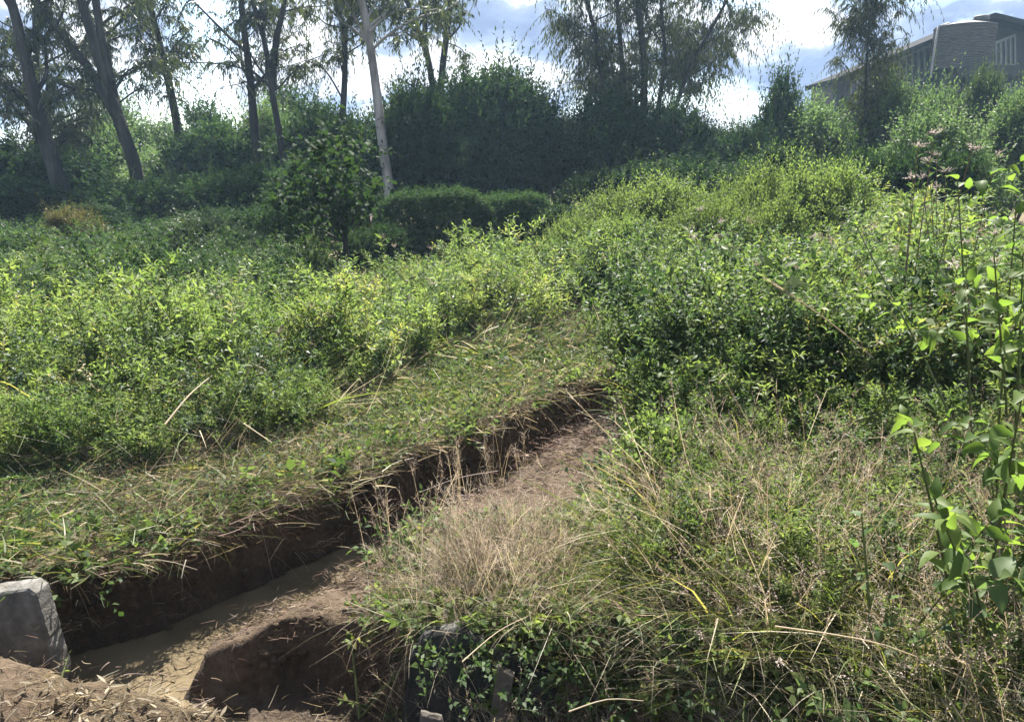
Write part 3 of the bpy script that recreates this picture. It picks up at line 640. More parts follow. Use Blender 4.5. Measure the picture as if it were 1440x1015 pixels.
# 6 debris on bare soil
a = Acc(); rg = R(6)
soil = [(-3.0, 2.3), (-1.0, 2.3), (-1.15, 2.6), (-1.6, 2.9), (-2.0, 2.92), (-3, 2.95)]
spread(a, 'litter_fine', rg, soil, 10, (.4, .8), tilt=.1, minh=.0)
bank = [(-1.85, 3.6), (-.7, 3.6), (-.7, 4.6), (.7, 5.0), (1.2, 6.6), (.95, 7.3), (-.2, 6.2), (-1.0, 5.2), (-1.6, 4.3)]
spread(a, 'litter_fine', rg, bank, 40, (.2, .5), tilt=.2, minh=-.38)
spread(a, 'crumb', rg, bank, 260, (.4, 1.0), tilt=.2, minh=-.38)
spread(a, 'crumb', rg, soil, 30, (.4, .9), tilt=.1, minh=.0)
spread(a, 'litter', rg, bank, 6, (.3, .6), tilt=.2, minh=-.38)
walls = [(-2.7, 3.8), (-1.9, 4.45), (-.6, 6.0), (.9, 7.9), (.8, 8.1), (-.8, 6.1), (-2.0, 4.6), (-2.8, 4.0)]
spread(a, 'litter_fine', rg, walls, 60, (.4, .8), tilt=.6, minh=-.7)
spread(a, 'clod', rg, bank, 3000, (.005, .024), tilt=.3, minh=-.66)
spread(a, 'clod', rg, bank, 260, (.02, .05), tilt=.3, minh=-.66)
spread(a, 'clod', rg, walls, 900, (.006, .03), tilt=.3, minh=-.7)
spread(a, 'clod', rg, soil, 1200, (.003, .016), tilt=.3, minh=-.5)
pitp = [(-1.75, 3.3), (-.6, 3.3), (-.3, 3.1), (.4, 2.9), (1.0, 2.3), (-1.0, 2.3)]
spread(a, 'clod', rg, pitp, 900, (.005, .03), tilt=.3, minh=-.7)
spread(a, 'litter_fine', rg, pitp, 40, (.3, .8), tilt=.4, minh=-.7)
for E_, n_, off, z0_, z1_, nrm_ in ((np.array([p for p, w in TRENCH[:9]]), 1500, .05, -.6, -.06, (.77, -.64)), (np.array([p for p, w in PIT[1:5]]), 260, .13, -.5, -.3, (.1, -1.0))):
    s_ = rg.randint(0, len(E_) - 1, n_); t_ = rg.rand(n_, 1); q_ = E_[s_] * (1 - t_) + E_[s_ + 1] * t_ - np.array(nrm_) * (off * .55 + .025 * rg.randn(n_, 1))
    P_ = np.column_stack([q_, z0_ + (z1_ - z0_) * rg.rand(n_)]); k_ = .006 + .03 * rg.rand(n_) ** 3
    for j_ in range(6): tile(a, T['clod'][j_], P_[j_::6], rg.rand(len(P_[j_::6])) * 6.28, k_[j_::6])
stuff('plant_debris', 'crumbs of earth, fine twigs and straw strewn over the bare soil', 'debris', a)
#@@END
# ------------------------------------------------------------------ shrubs
def t_bush(seed, mat, nshoot, L, Wd, rx=1.2, h=2.0, lobes=9, nl=12, sl=.45, droop=.15, upb=.5, sprigs=60, base_fill=.0, hang=0.0):
    """a bush of leafy shoots round several lobes: returns (foliage, branches)"""
    rg = R(seed); fa = Acc(); ba = Acc()
    c = rg.randn(lobes, 3); c = nrm(c) * (rg.rand(lobes, 1) ** .5); c[:, 2] = np.abs(c[:, 2]) * .9 - base_fill * .3
    c = c * np.array((rx * .72, rx * .72, h * .58)); c[:, 2] += h * .22
    lr = (.22 + .34 * rg.rand(lobes)) * min(rx, h * .75)
    w = rg.choice(lobes, nshoot, p=lr ** 2 / (lr ** 2).sum())
    d = nrm(rg.randn(nshoot, 3)); d[:, 2] = np.where(d[:, 2] < -.35, -d[:, 2], d[:, 2])
    r = .55 + .45 * rg.rand(nshoot) ** .6
    S = c[w] + d * (lr[w] * r)[:, None]; S[:, 2] = np.clip(S[:, 2], .04 * h, h)
    tone = rg.rand(lobes)[w] * .5 + .5 * rg.rand(nshoot)
    D = d * 1.0 + UP * upb + rg.randn(nshoot, 3) * .35
    shoots(fa, rg, S, D, sl * (.5 + .8 * rg.rand(nshoot)), nl, L, Wd, mat, stem='twig', droop=droop, ang=1.1, rbase=tone, sw=.006, hang=hang)
    k = sprigs; w = rg.choice(lobes, k); d = nrm(rg.randn(k, 3)); d[:, 2] = np.abs(d[:, 2]) + .4; d = nrm(d)
    shoots(fa, rg, c[w] + d * (lr[w] * .85)[:, None], d + UP * .6, sl * (1.1 + 1.1 * rg.rand(k)), nl, L * .9, Wd * .9, mat, stem='twig', droop=.1, ang=.95, sw=.008, hang=hang)
    for i in range(lobes):
        b = np.array((rg.randn() * .12, rg.randn() * .12, -.2)); m = (b + c[i]) / 2 + rg.randn(3) * .12; m[2] = min(m[2], c[i][2])
        tube(ba, [b, b * .4 + m * .6 + UP * .1, m * .4 + c[i] * .6, c[i] + UP * lr[i] * .5], np.array((.05, .04, .025, .01)) * h / 2, 5, 'twig', rg.rand())
        for j in range(3):
            e = c[i] + nrm(rg.randn(3)) * lr[i] * .8
            tube(ba, [m * .4 + c[i] * .6, (m + c[i] + e) / 3 + rg.randn(3) * .05, e], np.array((.02, .014, .005)) * h / 2, 4, 'twig', rg.rand())
    return fa.mesh('foliage'), ba.mesh('branches')
def t_hedge(seed, mat, n=4600, w=1.3, d=.6, h=1.5):
    rg = R(seed); fa = Acc(); ba = Acc(); S = np.column_stack([(rg.rand(n) * 2 - 1) * w, (rg.rand(n) * 2 - 1) * d, -.15 + rg.rand(n) * (h + .1)])
    ax = rg.randint(0, 4, n); ax[:1400] = 1; S[ax == 0, 2] = h * (.9 + .08 * rg.rand((ax == 0).sum())); m = ax == 1; S[m, 1] = -d * (.85 + .15 * rg.rand(m.sum())); m = ax == 2; S[m, 1] = d * (.85 + .15 * rg.rand(m.sum())); m = ax == 3; S[m, 0] = np.sign(S[m, 0]) * w * (.9 + .1 * rg.rand(m.sum()))
    e = np.clip(np.abs(S[:, 0]) / w, 0, 1); S[:, 2] *= 1 - .22 * e ** 4; S[:, 2] += .12 * fbm(S[:, 0] * 1.5 + seed, S[:, 1] * 2, 5)
    D = S / np.array((w, d, h)) - np.array((0, 0, .4)) + rg.randn(n, 3) * .45 + UP * .3
    shoots(fa, rg, S, D, .12 + .14 * rg.rand(n), 10, .075, .04, mat, stem='twig', droop=.1, ang=1.1, sw=.005)
    for i in range(7):
        x = -w * .8 + i * w * .27; tube(ba, [(x, 0, -.2), (x + .03, .02, .5), (x + .1 * rg.randn(), .1 * rg.randn(), h * .85)], (.03, .025, .008), 5, 'twig', .3)
    return fa.mesh('foliage'), ba.mesh('branches')
BT = {
 'hedge': [t_hedge(391, 'dark'), t_hedge(392, 'dark')],
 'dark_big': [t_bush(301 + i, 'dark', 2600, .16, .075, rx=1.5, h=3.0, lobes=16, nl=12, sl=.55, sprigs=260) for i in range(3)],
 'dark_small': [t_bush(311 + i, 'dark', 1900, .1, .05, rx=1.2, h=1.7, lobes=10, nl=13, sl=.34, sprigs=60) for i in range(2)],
 'mid_big': [t_bush(321 + i, 'mid', 2200, .14, .055, rx=1.4, h=2.6, lobes=14, nl=12, sl=.55, sprigs=240) for i in range(2)],
 'bright': [t_bush(331 + i, 'bright', 1900, .105, .036, rx=1.2, h=1.6, lobes=14, nl=13, sl=.4, sprigs=240) for i in range(3)],
 'grey': [t_bush(341 + i, 'grey', 2000, .1, .045, rx=1.3, h=1.5, lobes=11, nl=13, sl=.36, sprigs=80) for i in range(2)],
 'rust': [t_bush(381, 'rust', 1500, .1, .04, rx=1.0, h=1.6, lobes=9, nl=12, sl=.36, sprigs=90)],
 'airy': [t_bush(351 + i, 'mid', 750, .15, .05, rx=.9, h=3.2, lobes=11, nl=12, sl=.6, sprigs=70, droop=.3, upb=.6) for i in range(2)],
 'broad': [t_bush(361, 'bright', 170, .1, .065, rx=.8, h=.75, lobes=8, nl=9, sl=.3, sprigs=26)],
 'airy_dark': [t_bush(355, 'dark', 700, .17, .085, rx=.9, h=3.2, lobes=12, nl=9, sl=.6, sprigs=70, droop=.2, upb=.6)],
 'weepy': [t_bush(371, 'euc', 1500, .17, .04, rx=.9, h=4.2, lobes=14, nl=13, sl=.55, sprigs=60, droop=.5, hang=.45)],
}
def bounds(me):
    c = np.empty(len(me.vertices) * 3, np.float32); me.vertices.foreach_get('co', c); c = c.reshape(-1, 3)
    return np.percentile(np.hypot(c[:, 0], c[:, 1]), 96) * 2, np.percentile(c[:, 2], 99.3)
BH = {k: [bounds(f) for f, b in v] for k, v in BT.items()}
_rot = R(9)
def bush(name, kind, label, u, vtop, wpx, Yd, cat='bush', group=None, depth=1.0, k=None, lift=0):
    c = WD(u, vtop, Yd); w = WD(u + wpx / 2, vtop, Yd)[0] - WD(u - wpx / 2, vtop, Yd)[0]
    b = float(H(c[0], Yd)[0]) - .1 + lift; hh = c[2] - b
    tl = BT[kind]; k = (k if k is not None else _rot.randint(100)) % len(tl); fm, bm = tl[k]
    bw, bh = BH[kind][k]; sx = w / bw; sz = hh / bh
    t = thing(name, label, cat, (c[0], Yd, b), _rot.rand() * (.2 if kind == 'hedge' else 6.28), (sx * depth, sx * depth, sz), group)
    link('branches', bm, t); link('foliage', fm, t); return t
g_back = 'dark bushes along the far boundary'
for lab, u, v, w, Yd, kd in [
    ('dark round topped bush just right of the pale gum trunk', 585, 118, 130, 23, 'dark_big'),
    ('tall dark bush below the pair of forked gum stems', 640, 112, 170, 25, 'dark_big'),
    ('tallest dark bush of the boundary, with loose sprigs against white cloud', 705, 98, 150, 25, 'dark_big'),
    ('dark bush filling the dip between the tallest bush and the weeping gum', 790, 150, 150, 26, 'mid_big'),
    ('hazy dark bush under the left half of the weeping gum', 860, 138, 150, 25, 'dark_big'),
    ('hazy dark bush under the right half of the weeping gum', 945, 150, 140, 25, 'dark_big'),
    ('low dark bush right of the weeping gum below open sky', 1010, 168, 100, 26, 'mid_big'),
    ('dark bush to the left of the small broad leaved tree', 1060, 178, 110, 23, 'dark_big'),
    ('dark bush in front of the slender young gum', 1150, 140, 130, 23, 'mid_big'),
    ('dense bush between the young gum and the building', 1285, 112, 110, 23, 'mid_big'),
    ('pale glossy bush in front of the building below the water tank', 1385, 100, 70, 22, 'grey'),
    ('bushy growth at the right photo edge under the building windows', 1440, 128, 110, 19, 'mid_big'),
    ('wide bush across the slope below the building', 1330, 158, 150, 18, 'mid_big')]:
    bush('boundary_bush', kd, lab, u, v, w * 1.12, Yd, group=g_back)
g_low = 'low dark shrubs along the foot of the boundary'
for lab, u, v, w, Yd, kd in [
    ('dark dense flat topped hedge at the foot of the pale gum trunk', 610, 266, 150, 17, 'hedge'),
    ('dark hedge block between the pale gum and the sunlit mound', 720, 272, 110, 17.5, 'hedge'),
    ('dark shrub beside the left end of the sunlit mound', 745, 285, 100, 17.5, 'dark_small'),
    ('dark shrub in the dip between the hedge row and the path', 775, 292, 110, 17, 'dark_small'),
    ('dark low shrub behind the crest of the sunlit mound', 880, 232, 150, 20, 'dark_small'),
    ('dark low shrub right behind the middle of the sunlit mound', 990, 222, 150, 20, 'dark_small'),
    ('dark hedge like shrub behind the round sunlit bush', 1110, 208, 150, 17, 'dark_small'),
    ('deep green shrub in the hollow right of the round sunlit bush', 1240, 215, 120, 15, 'dark_small'),
    ('deep green shrub behind the pinkish seed heads', 1330, 205, 130, 14.5, 'dark_small'),
    ('dark shrub under the second leaning gum on the left', 140, 290, 170, 21, 'dark_small'),
    ('dark shrub right of the forked gum base', 270, 296, 150, 20, 'dark_small'),
    ('dark shrub left of the small round leaved tree', 370, 288, 140, 19, 'dark_small'),
    ('dark shrub in the gap below the pale gum and small tree', 520, 318, 90, 15.5, 'dark_small')]:
    bush('low_shrub', kd, lab, u, v, w * 1.15, Yd, cat='shrub', group=g_low)
g_left = 'bushes among the gum trunks'
for lab, u, v, w, Yd, kd in [
    ('large dark bush at the left photo edge under the leaning gum', 20, 200, 190, 27, 'dark_big'),
    ('big leafy bush between the leaning gum and the forked gum', 120, 170, 150, 31, 'mid_big'),
    ('bush behind the forked gum trunk with gaps of sky above', 235, 205, 130, 30, 'mid_big'),
    ('bush between the straight gum and the clustered stems', 300, 175, 120, 29, 'dark_big'),
    ('leafy bush behind the clustered gum stems', 375, 148, 130, 31, 'mid_big'),
    ('dark bush left of the pale gum trunk', 450, 150, 130, 29, 'dark_big'),
    ('bush tucked behind the pale gum trunk', 510, 165, 100, 28, 'dark_big'),
    ('airy tree crown showing between the straight gum and the clustered stems', 305, 140, 90, 36, 'airy_dark'),
    ('airy tree crown just right of the clustered gum stems', 425, 118, 100, 36, 'airy_dark'),
    ('airy sunlit crown behind the fork of the dark gum', 150, 120, 110, 37, 'airy'),
    ('airy crown left of the straight gum trunk', 225, 165, 80, 37, 'airy'),
    ('lower dark bush at the left photo edge near the ground', 55, 255, 170, 23, 'dark_small'),
    ('lower dark bush under the straight gum', 200, 250, 150, 24, 'dark_small'),
    ('lower dark bush under the clustered gum stems', 330, 235, 150, 23, 'dark_small'),
    ('lower dark bush behind the small round leaved tree', 440, 225, 150, 22, 'dark_small')]:
    bush('woodland_bush', kd, lab, u, v, w * 1.15, Yd, group=g_left)
g_sun = 'sunlit bushes on the mound'
for lab, u, v, w, Yd, kd in [
    ('round sunlit bush standing highest on the right of the mound', 1170, 226, 150, 12.5, 'bright'),
    ('sunlit bush on the mound left of the round one', 1065, 236, 140, 13, 'bright'),
    ('sunlit bush at the middle of the mound crest', 955, 250, 150, 13.5, 'bright'),
    ('sunlit bush at the left slope of the mound', 865, 268, 130, 14, 'bright'),
    ('small sunlit bush where the mound runs down to the path', 800, 305, 100, 13, 'bright'),
    ('sunlit bush low on the left front of the mound', 870, 300, 120, 12.2, 'bright'),
    ('sunlit bush low in the middle front of the mound', 985, 282, 130, 11.8, 'bright'),
    ('sunlit bush low on the right front of the mound', 1095, 274, 130, 11.5, 'bright'),
    ('small pale bush at the end of the path', 905, 318, 110, 12, 'grey')]:
    bush('sunlit_bush', kd, lab, u, v, w * 1.1, Yd, group=g_sun)
g_sh = 'shaded bushes of the left undergrowth'
for lab, u, v, w, Yd, kd in [
    ('rusty tipped bush under the first leaning gum', 100, 292, 80, 17, 'rust'),
    ('shaded grey green bush at the left photo edge', 30, 345, 150, 15, 'grey'),
    ('shaded spreading bush with pale leaf tips left of centre', 270, 306, 150, 16, 'grey'),
    ('shaded bush in front of the rusty tipped one', 165, 338, 130, 14.5, 'grey'),
    ('shaded bush left of the small round leaved tree trunk', 380, 350, 130, 14, 'grey'),
    ('shaded bush behind the tallest sunlit left weeds', 300, 375, 150, 11.5, 'grey'),
    ('dim bush in the middle of the shaded left slope', 90, 392, 170, 11.2, 'grey')]:
    bush('shaded_bush', kd, lab, u, v, w * 1.15, Yd, group=g_sh)
bush('broad_leaved_shrub', 'broad', 'bright broad leaved shrub on the near lip at the end of the trench', 925, 572, 150, 4.6, cat='shrub')
bush('broad_leaved_shrub', 'broad', 'small yellow green shrub on bare soil at the grass edge', 835, 725, 70, 4.15, cat='shrub')

# ------------------------------------------------------------------ trees
def ext(pts, topz, rg, wob=.25):
    """continue a stem upward to topz"""
    pts = [np.array(p) for p in pts]
    while pts[-1][2] < topz:
        d = nrm(pts[-1] - pts[-2]); d = nrm(d * .8 + UP * .35 + np.array((rg.randn() * wob, rg.randn() * wob, 0)) * .5)
        pts.append(pts[-1] + d * 1.6)
    return pts
def smooth(pts, n=5):
    pts = np.asarray(pts, float); m = len(pts); out = []
    for i in range(m - 1):
        p0 = pts[max(i - 1, 0)]; p1 = pts[i]; p2 = pts[i + 1]; p3 = pts[min(i + 2, m - 1)]
        for k in range(n):
            t = k / n
            out.append(.5 * ((2 * p1) + (p2 - p0) * t + (2 * p0 - 5 * p1 + 4 * p2 - p3) * t * t + (3 * p1 - p0 - 3 * p2 + p3) * t ** 3))
    out.append(pts[-1]); return np.array(out)
def gum(name, label, stems, Yd, topz, seed, bark='bark', limbs=12, sub=4, nsh=9, zmin=4.2, lenr=(1.4, 3.0), extra=(), weep=.5, group='gum trees behind the clearing', L=.2, Wd=.045, slen=(.3, .8), nl=12, crowntop=True, depthvar=.6, upw=.7):
    rg = R(seed); ta = Acc(); ba = Acc(); fa = Acc(); allst = []
    for px, wpx in stems:
        pts = [WD(u, v, Yd + (rg.rand() - .5) * .2) for u, v in px]
        g0 = float(H(pts[0][0], Yd)[0]) - .2
        if pts[0][2] > g0 + .1 and wpx > 0:
            d = (pts[0] - pts[1]) / max(pts[1][2] - pts[0][2], .1); b = pts[0] + d * (pts[0][2] - g0) * .7; b[2] = g0; pts = [b] + pts
        wpx = abs(wpx); tz = topz * (.85 + .2 * rg.rand())
        pts = ext(pts, tz, rg) if crowntop else pts
        p = smooth(pts, 5); z = p[:, 2]; r0 = wpx / FPX * Yd / 2
        rad = r0 * np.clip(1.12 - .85 * (z - z.min()) / (max(tz, z.max()) - z.min() + .1), .12, 1.2)
        rad[:2] *= 1.15
        tube(ta, p, rad, 9, 0, 0); allst.append((p, rad))
    def drape(pts):
        k = nsh; i = rg.rand(k) ** .6 * (len(pts) - 1); a = i.astype(int).clip(0, len(pts) - 2); f = (i - a)[:, None]
        S = pts[a] * (1 - f) + pts[a + 1] * f
        D = rg.randn(k, 3) * .6 + UP * .15
        shoots(fa, rg, S, D, slen[0] + (slen[1] - slen[0]) * rg.rand(k), nl, L, Wd, 'euc', stem='twig', droop=.75, ang=1.0, hang=weep, sw=.014, sizetaper=.2)
    def limb(o, d, ln, r, lvl):
        n = 5; pts = [o]
        for k in range(n):
            d = nrm(d + rg.randn(3) * .16 + UP * (.07 if lvl == 0 else -.02)); pts.append(pts[-1] + d * ln / n)
        pts = np.array(pts); tube(ba, smooth(pts, 2), np.linspace(r, r * .35, (len(pts) - 1) * 2 + 1), 5, 0, 0)
        if lvl == 0:
            for k in range(sub):
                i = 1 + rg.randint(n - 1) if k else n
                q = rg.randn(3); q[2] = q[2] * .4 + .1
                limb(pts[i], nrm(d * .6 + nrm(q) * .8), ln * (.3 + .3 * rg.rand()), r * .4, 1)
            drape(pts[2:])
        else:
            drape(pts)
    tot = sum(len(p) for p, r in allst)
    for p, rad in allst:
        n = max(2, int(round(limbs * 1.15 * len(p) / tot)))
        ok = np.where(p[:, 2] > zmin)[0]
        if len(ok) == 0: continue
        for k in range(n):
            i = ok[min(len(ok) - 1, int(len(ok) * ((k + rg.rand()) / n) ** 1.5))]
            an = rg.rand() * 6.28; d = np.array((math.cos(an), abs(math.sin(an)) * depthvar, upw * (.5 + rg.rand())))
            limb(p[i], nrm(d), lenr[0] + (lenr[1] - lenr[0]) * rg.rand(), max(.02, rad[i] * .42), 0)
    for px, r, lv in extra:
        pts = np.array([WD(u, v, Yd - .1 + .15 * k) for k, (u, v) in enumerate(px)])
        tube(ba, smooth(pts, 4), np.linspace(r, r * .4, (len(pts) - 1) * 4 + 1), 6, 0, 0)
        for q in range(lv): drape(pts[1:])
        if lv:
            for q in range(2): limb(pts[-1], nrm(pts[-1] - pts[-2] + rg.randn(3) * .4), 1.0, r * .4, 1)
    b0 = allst[0][0][0]
    t = thing(name, label, 'tree', tuple(b0), 0, 1, group)
    for nm, ac, mt in (('trunk', ta, [M[bark]]), ('branches', ba, [M[bark]]), ('crown', fa, None)):
        if ac.n == 0: continue
        me = ac.mesh(nm, mt, smooth=mt is not None); me.transform(__import__('mathutils').Matrix.Translation(-Vector(b0))); link(nm, me, t)
    return t
gum('gum_tree', 'leftmost dark gum trunk leaning left out of the top corner', [([(95, 296), (70, 215), (42, 110), (15, 0)], 22)], 25, 11, 1, limbs=18, nsh=10, zmin=2.6)
gum('gum_tree', 'thin dark gum stem right behind the leftmost leaning trunk', [([(62, 225), (52, 120), (47, 0)], 12)], 28, 11, 2, limbs=16, nsh=10, zmin=2.0,
    extra=[([(58, 160), (80, 110), (120, 60)], .06, 3), ([(60, 150), (90, 122), (125, 116)], .04, 2)])
gum('gum_tree', 'thick dark gum that forks low into two crossing limbs', [([(200, 295), (190, 235), (166, 165)], 19), ([(167, 168), (130, 105), (92, 55), (55, 10)], -12), ([(166, 166), (157, 120), (144, 60), (134, 0)], -12)], 25.5, 11, 3, limbs=17, nsh=11, zmin=4.4,
    extra=[([(160, 130), (180, 100), (215, 85)], .05, 2), ([(168, 145), (190, 128), (210, 120)], .035, 1)])
gum('gum_tree', 'single straight gum trunk standing between forked and clustered gums', [([(255, 205), (236, 110), (222, 50), (210, 0)], 14)], 29, 11, 4, limbs=14, nsh=10, zmin=5.0)
gum('gum_tree', 'cluster of three gum stems branching apart near the top', [([(360, 205), (352, 110), (345, 55), (340, 0)], 14), ([(398, 220), (383, 130), (372, 60), (355, 0)], 11), ([(383, 125), (388, 60), (400, 0)], -9)], 27, 11, 5, limbs=18, nsh=9, zmin=4.6,
    extra=[([(350, 75), (325, 55), (300, 30), (270, 0)], .07, 2), ([(352, 100), (310, 90), (245, 88)], .03, 2), ([(382, 118), (360, 90), (350, 70)], .05, 0)])
gum('gum_tree', 'slim gum with a curved limb just left of the pale trunk', [([(481, 190), (485, 100), (482, 40), (470, 0)], 11), ([(484, 42), (500, 18), (520, -5)], -6)], 28, 11, 6, limbs=12, nsh=8, zmin=5.0,
    extra=[([(482, 140), (465, 110), (452, 95), (430, 85)], .04, 2), ([(484, 78), (500, 68), (520, 55)], .035, 1)])
gum('gum_tree', 'pale smooth gum trunk leaning slightly left, its base in view', [([(547, 270), (538, 200), (527, 110), (518, 50), (508, 0)], 15)], 22, 10.5, 7, bark='bark_pale', limbs=12, nsh=9, zmin=5.2,
    extra=[([(520, 45), (545, 22), (575, 14)], .05, 2)])
gum('gum_tree', 'pair of gum stems rising from behind the dark bushes', [([(609, 125), (598, 62), (597, 0)], 12), ([(598, 64), (585, 40), (572, 0)], -7), ([(620, 122), (628, 50), (634, 0)], 12)], 27, 11, 8, limbs=12, nsh=8, zmin=5.8,
    extra=[([(628, 60), (650, 70), (655, 85)], .02, 2)])
gum('weeping_gum', 'large many stemmed gum with weeping curtains of leaves at centre right', [([(858, 160), (845, 100), (838, 50), (825, 0)], 9), ([(880, 160), (874, 80), (868, 0)], 9), ([(905, 160), (905, 80), (897, 0)], 12), ([(925, 160), (935, 80), (930, 0)], 8), ([(945, 165), (975, 85), (990, 60), (1020, 5)], 7)], 27, 10.5, 9, limbs=46, sub=5, nsh=11, zmin=3.9, lenr=(1.2, 2.6), slen=(.6, 1.5), weep=.7, group='', upw=.45, depthvar=.8)
gum('young_gum', 'slender young gum standing just left of the building', [([(1216, 215), (1218, 110), (1222, 40), (1226, 5)], 5)], 23, 7.6, 10, limbs=38, sub=3, nsh=7, zmin=2.3, lenr=(.5, 1.4), slen=(.35, .7), weep=.6, L=.15, Wd=.03, group='', crowntop=False)
bush('small_tree', 'airy_dark', 'small broad leaved tree silhouetted against the blue grey cloud', 1100, 90, 75, 23, cat='tree', k=0)
# small round leaved tree standing in the clearing
def roundleaf():
    rg = R(77); Yd = 13.0; b = WD(487, 362, Yd); b[2] = float(H(b[0], Yd)[0]) - .1; ta = Acc(); fa = Acc()
    t = thing('round_leaved_tree', 'small dark tree with large rounded leaves at the edge of the clearing', 'tree', tuple(b))
    top = WD(455, 205, Yd) - b; p = smooth([(0, 0, 0), (.0, 0, .8), (-.03, .05, 1.4), tuple(top * .75)], 5); tube(ta, p, np.linspace(.07, .02, len(p)), 8, 0, 0)
    cs = [(420, 260), (455, 220), (490, 235), (470, 290), (430, 310), (500, 290), (410, 290), (480, 205), (445, 260), (505, 255)]
    for u, v in cs:
        c = WD(u, v, Yd + rg.randn() * .4) - b; s = p[7 + rg.randint(6)]
        tube(ta, smooth([s, (s + c) / 2 + rg.randn(3) * .08, c], 3), np.linspace(.025, .008, 7), 5, 0, 0)
        n = 26; S = c + rg.randn(n, 3) * .2; shoots(fa, rg, S, rg.randn(n, 3) + UP * .4, .3 + .2 * rg.rand(n), 6, .13, .1, 'dark', stem='twig', droop=.3, big=True, bend=.25)
    link('trunk', ta.mesh('trunk', [M['bark']], smooth=True), t); link('crown', fa.mesh('crown'), t)
roundleaf()

# ------------------------------------------------------------------ building on the hill, with its water tank
M['timber'] = plain('dark_timber_cladding', (.02, .019, .021)); M['roof'] = plain('roof_sheet', (.022, .022, .024), rough=.95, spec=.05)
M['glass'] = plain('dark_window_glass', (.03, .035, .04), rough=.15, spec=.5); M['frame'] = plain('pale_window_frame', (.24, .24, .24)); M['tank'] = plain('weathered_tank', (.075, .073, .072), rough=.7)
def building():
    Yb = 42.0
    def q(u, v): p = WD(u, v, Yb); return (p[0], p[2])
    t = thing('building', 'dark building on the hill with a sloping roof and raking high windows', 'building', (WD(1380, 150, Yb)[0], Yb, 3.0))
    ox, oy, oz = t.location
    def loc(v): return [(a - ox, b - oy, c - oz) for a, b, c in v]
    def put(name, vf, mat, par=t): return solid(name, loc(vf[0]), vf[1], mat, par)
    outl = [q(1172, 178), q(1172, 118), q(1380, 32), q(1520, 66), q(1520, 178)]; z0 = 1.5
    outl[0] = (outl[0][0], z0); outl[-1] = (outl[-1][0], z0)
    put('wall', prism(outl, Yb, Yb + 3), M['timber'])
    # roof: two slabs with an overhang to the front
    def slab(a, b, th=.28, up=.02):
        (x0, zz0), (x1, z1) = a, b
        return prism([(x0, zz0 + up), (x1, z1 + up), (x1, z1 + th), (x0, zz0 + th)], Yb - 1.1, Yb + 3.2)
    rf = put('roof', slab(q(1164, 121), q(1379.6, 32)), M['roof']); put('roof', slab(q(1380.4, 32), q(1545, 72)), M['roof'])
    def window(poly, n, sillfrac=None):
        P = [q(*p) for p in poly]     # top-left, top-right, bottom-right, bottom-left
        f0 = put('window', prism([P[0], P[3], P[2], P[1]], Yb - .03, Yb - .003), M['glass'])
        parts = []
        def bar(a, b, w):
            a = np.array(a); b = np.array(b); d = (b - a) / np.linalg.norm(b - a); s = np.array((-d[1], d[0])) * w / 2
            return prism([tuple(a - s), tuple(a + s), tuple(b + s), tuple(b - s)], Yb - .12, Yb - .033)
        parts.append(bar(P[0], P[1], .12)); parts.append(bar(P[3], P[2], .1))
        for k in range(n + 1):
            s = k / n; a = np.array(P[0]) * (1 - s) + np.array(P[1]) * s; b = np.array(P[3]) * (1 - s) + np.array(P[2]) * s
            parts.append(prism([(a[0] - .04, a[1] - .06), (a[0] + .04, a[1] - .06), (b[0] + .04, b[1] + .05), (b[0] - .04, b[1] + .05)], Yb - .1, Yb - .036))
        v, f = multi(parts); o = solid('frame', loc(v), f, M['frame'], f0); return f0
    window([(1196, 116), (1308, 64), (1308, 108), (1196, 150)], 13)
    window([(1386, 66), (1426, 50), (1426, 92), (1386, 95)], 6)
    window([(1333, 122), (1349, 121), (1349, 127), (1333, 127)], 2)
    window([(1412, 116), (1426, 114), (1426, 140), (1412, 141)], 2)
    # platform carrying the tank, with a pier below
    a = q(1298, 106); b = q(1412, 103)
    put('platform', prism([(a[0], a[1] - .45), (b[0], a[1] - .45), (b[0], a[1]), (a[0], a[1])], Yb - 4.2, Yb - .15), M['timber'])
    for u in (1330, 1400):
        x = q(u, 110)[0]; put('pier', prism([(x - .18, z0), (x + .18, z0), (x + .18, a[1] - .46), (x - .18, a[1] - .46)], Yb - 3.9, Yb - 3.5), M['tank'])
    # tank
    Yt = Yb - 2.1; c = WD(1348, 106, Yt); zb = a[1] + .01; r = (WD(1386, 70, Yt)[0] - WD(1310, 70, Yt)[0]) / 2; zt = WD(1348, 40, Yt)[2]
    k = thing('water_tank', 'grey corrugated round water tank on a platform against the building', 'tank', (c[0], Yt, zb)); hgt = zt - zb
    prof = []; n = 17
    for i in range(n * 4 + 1):
        s = i / (n * 4); prof.append((r + .045 * math.sin(s * n * 2 * PI), s * hgt))
    def lathe(prof, ns=48):
        v = [(rr * math.cos(2 * PI * j / ns), rr * math.sin(2 * PI * j / ns), z) for rr, z in prof for j in range(ns)]
        f = [(i * ns + j, i * ns + (j + 1) % ns, (i + 1) * ns + (j + 1) % ns, (i + 1) * ns + j) for i in range(len(prof) - 1) for j in range(ns)]
        return v, f
    v, f = lathe(prof); solid('tank_body', v, f, M['tank'], k, True)
    v, f = lathe([(r + .06, hgt), (r + .05, hgt + .06), (r * .6, hgt + .2), (.36, hgt + .3), (.01, hgt + .3)]); solid('tank_top', v, f, M['tank'], k)
    v, f = lathe([(.35, hgt + .28), (.35, hgt + .46), (.3, hgt + .5), (.01, hgt + .5)], 20); o = solid('lid', [(x + .5, y - .4, z) for x, y, z in v], f, M['tank'], k)
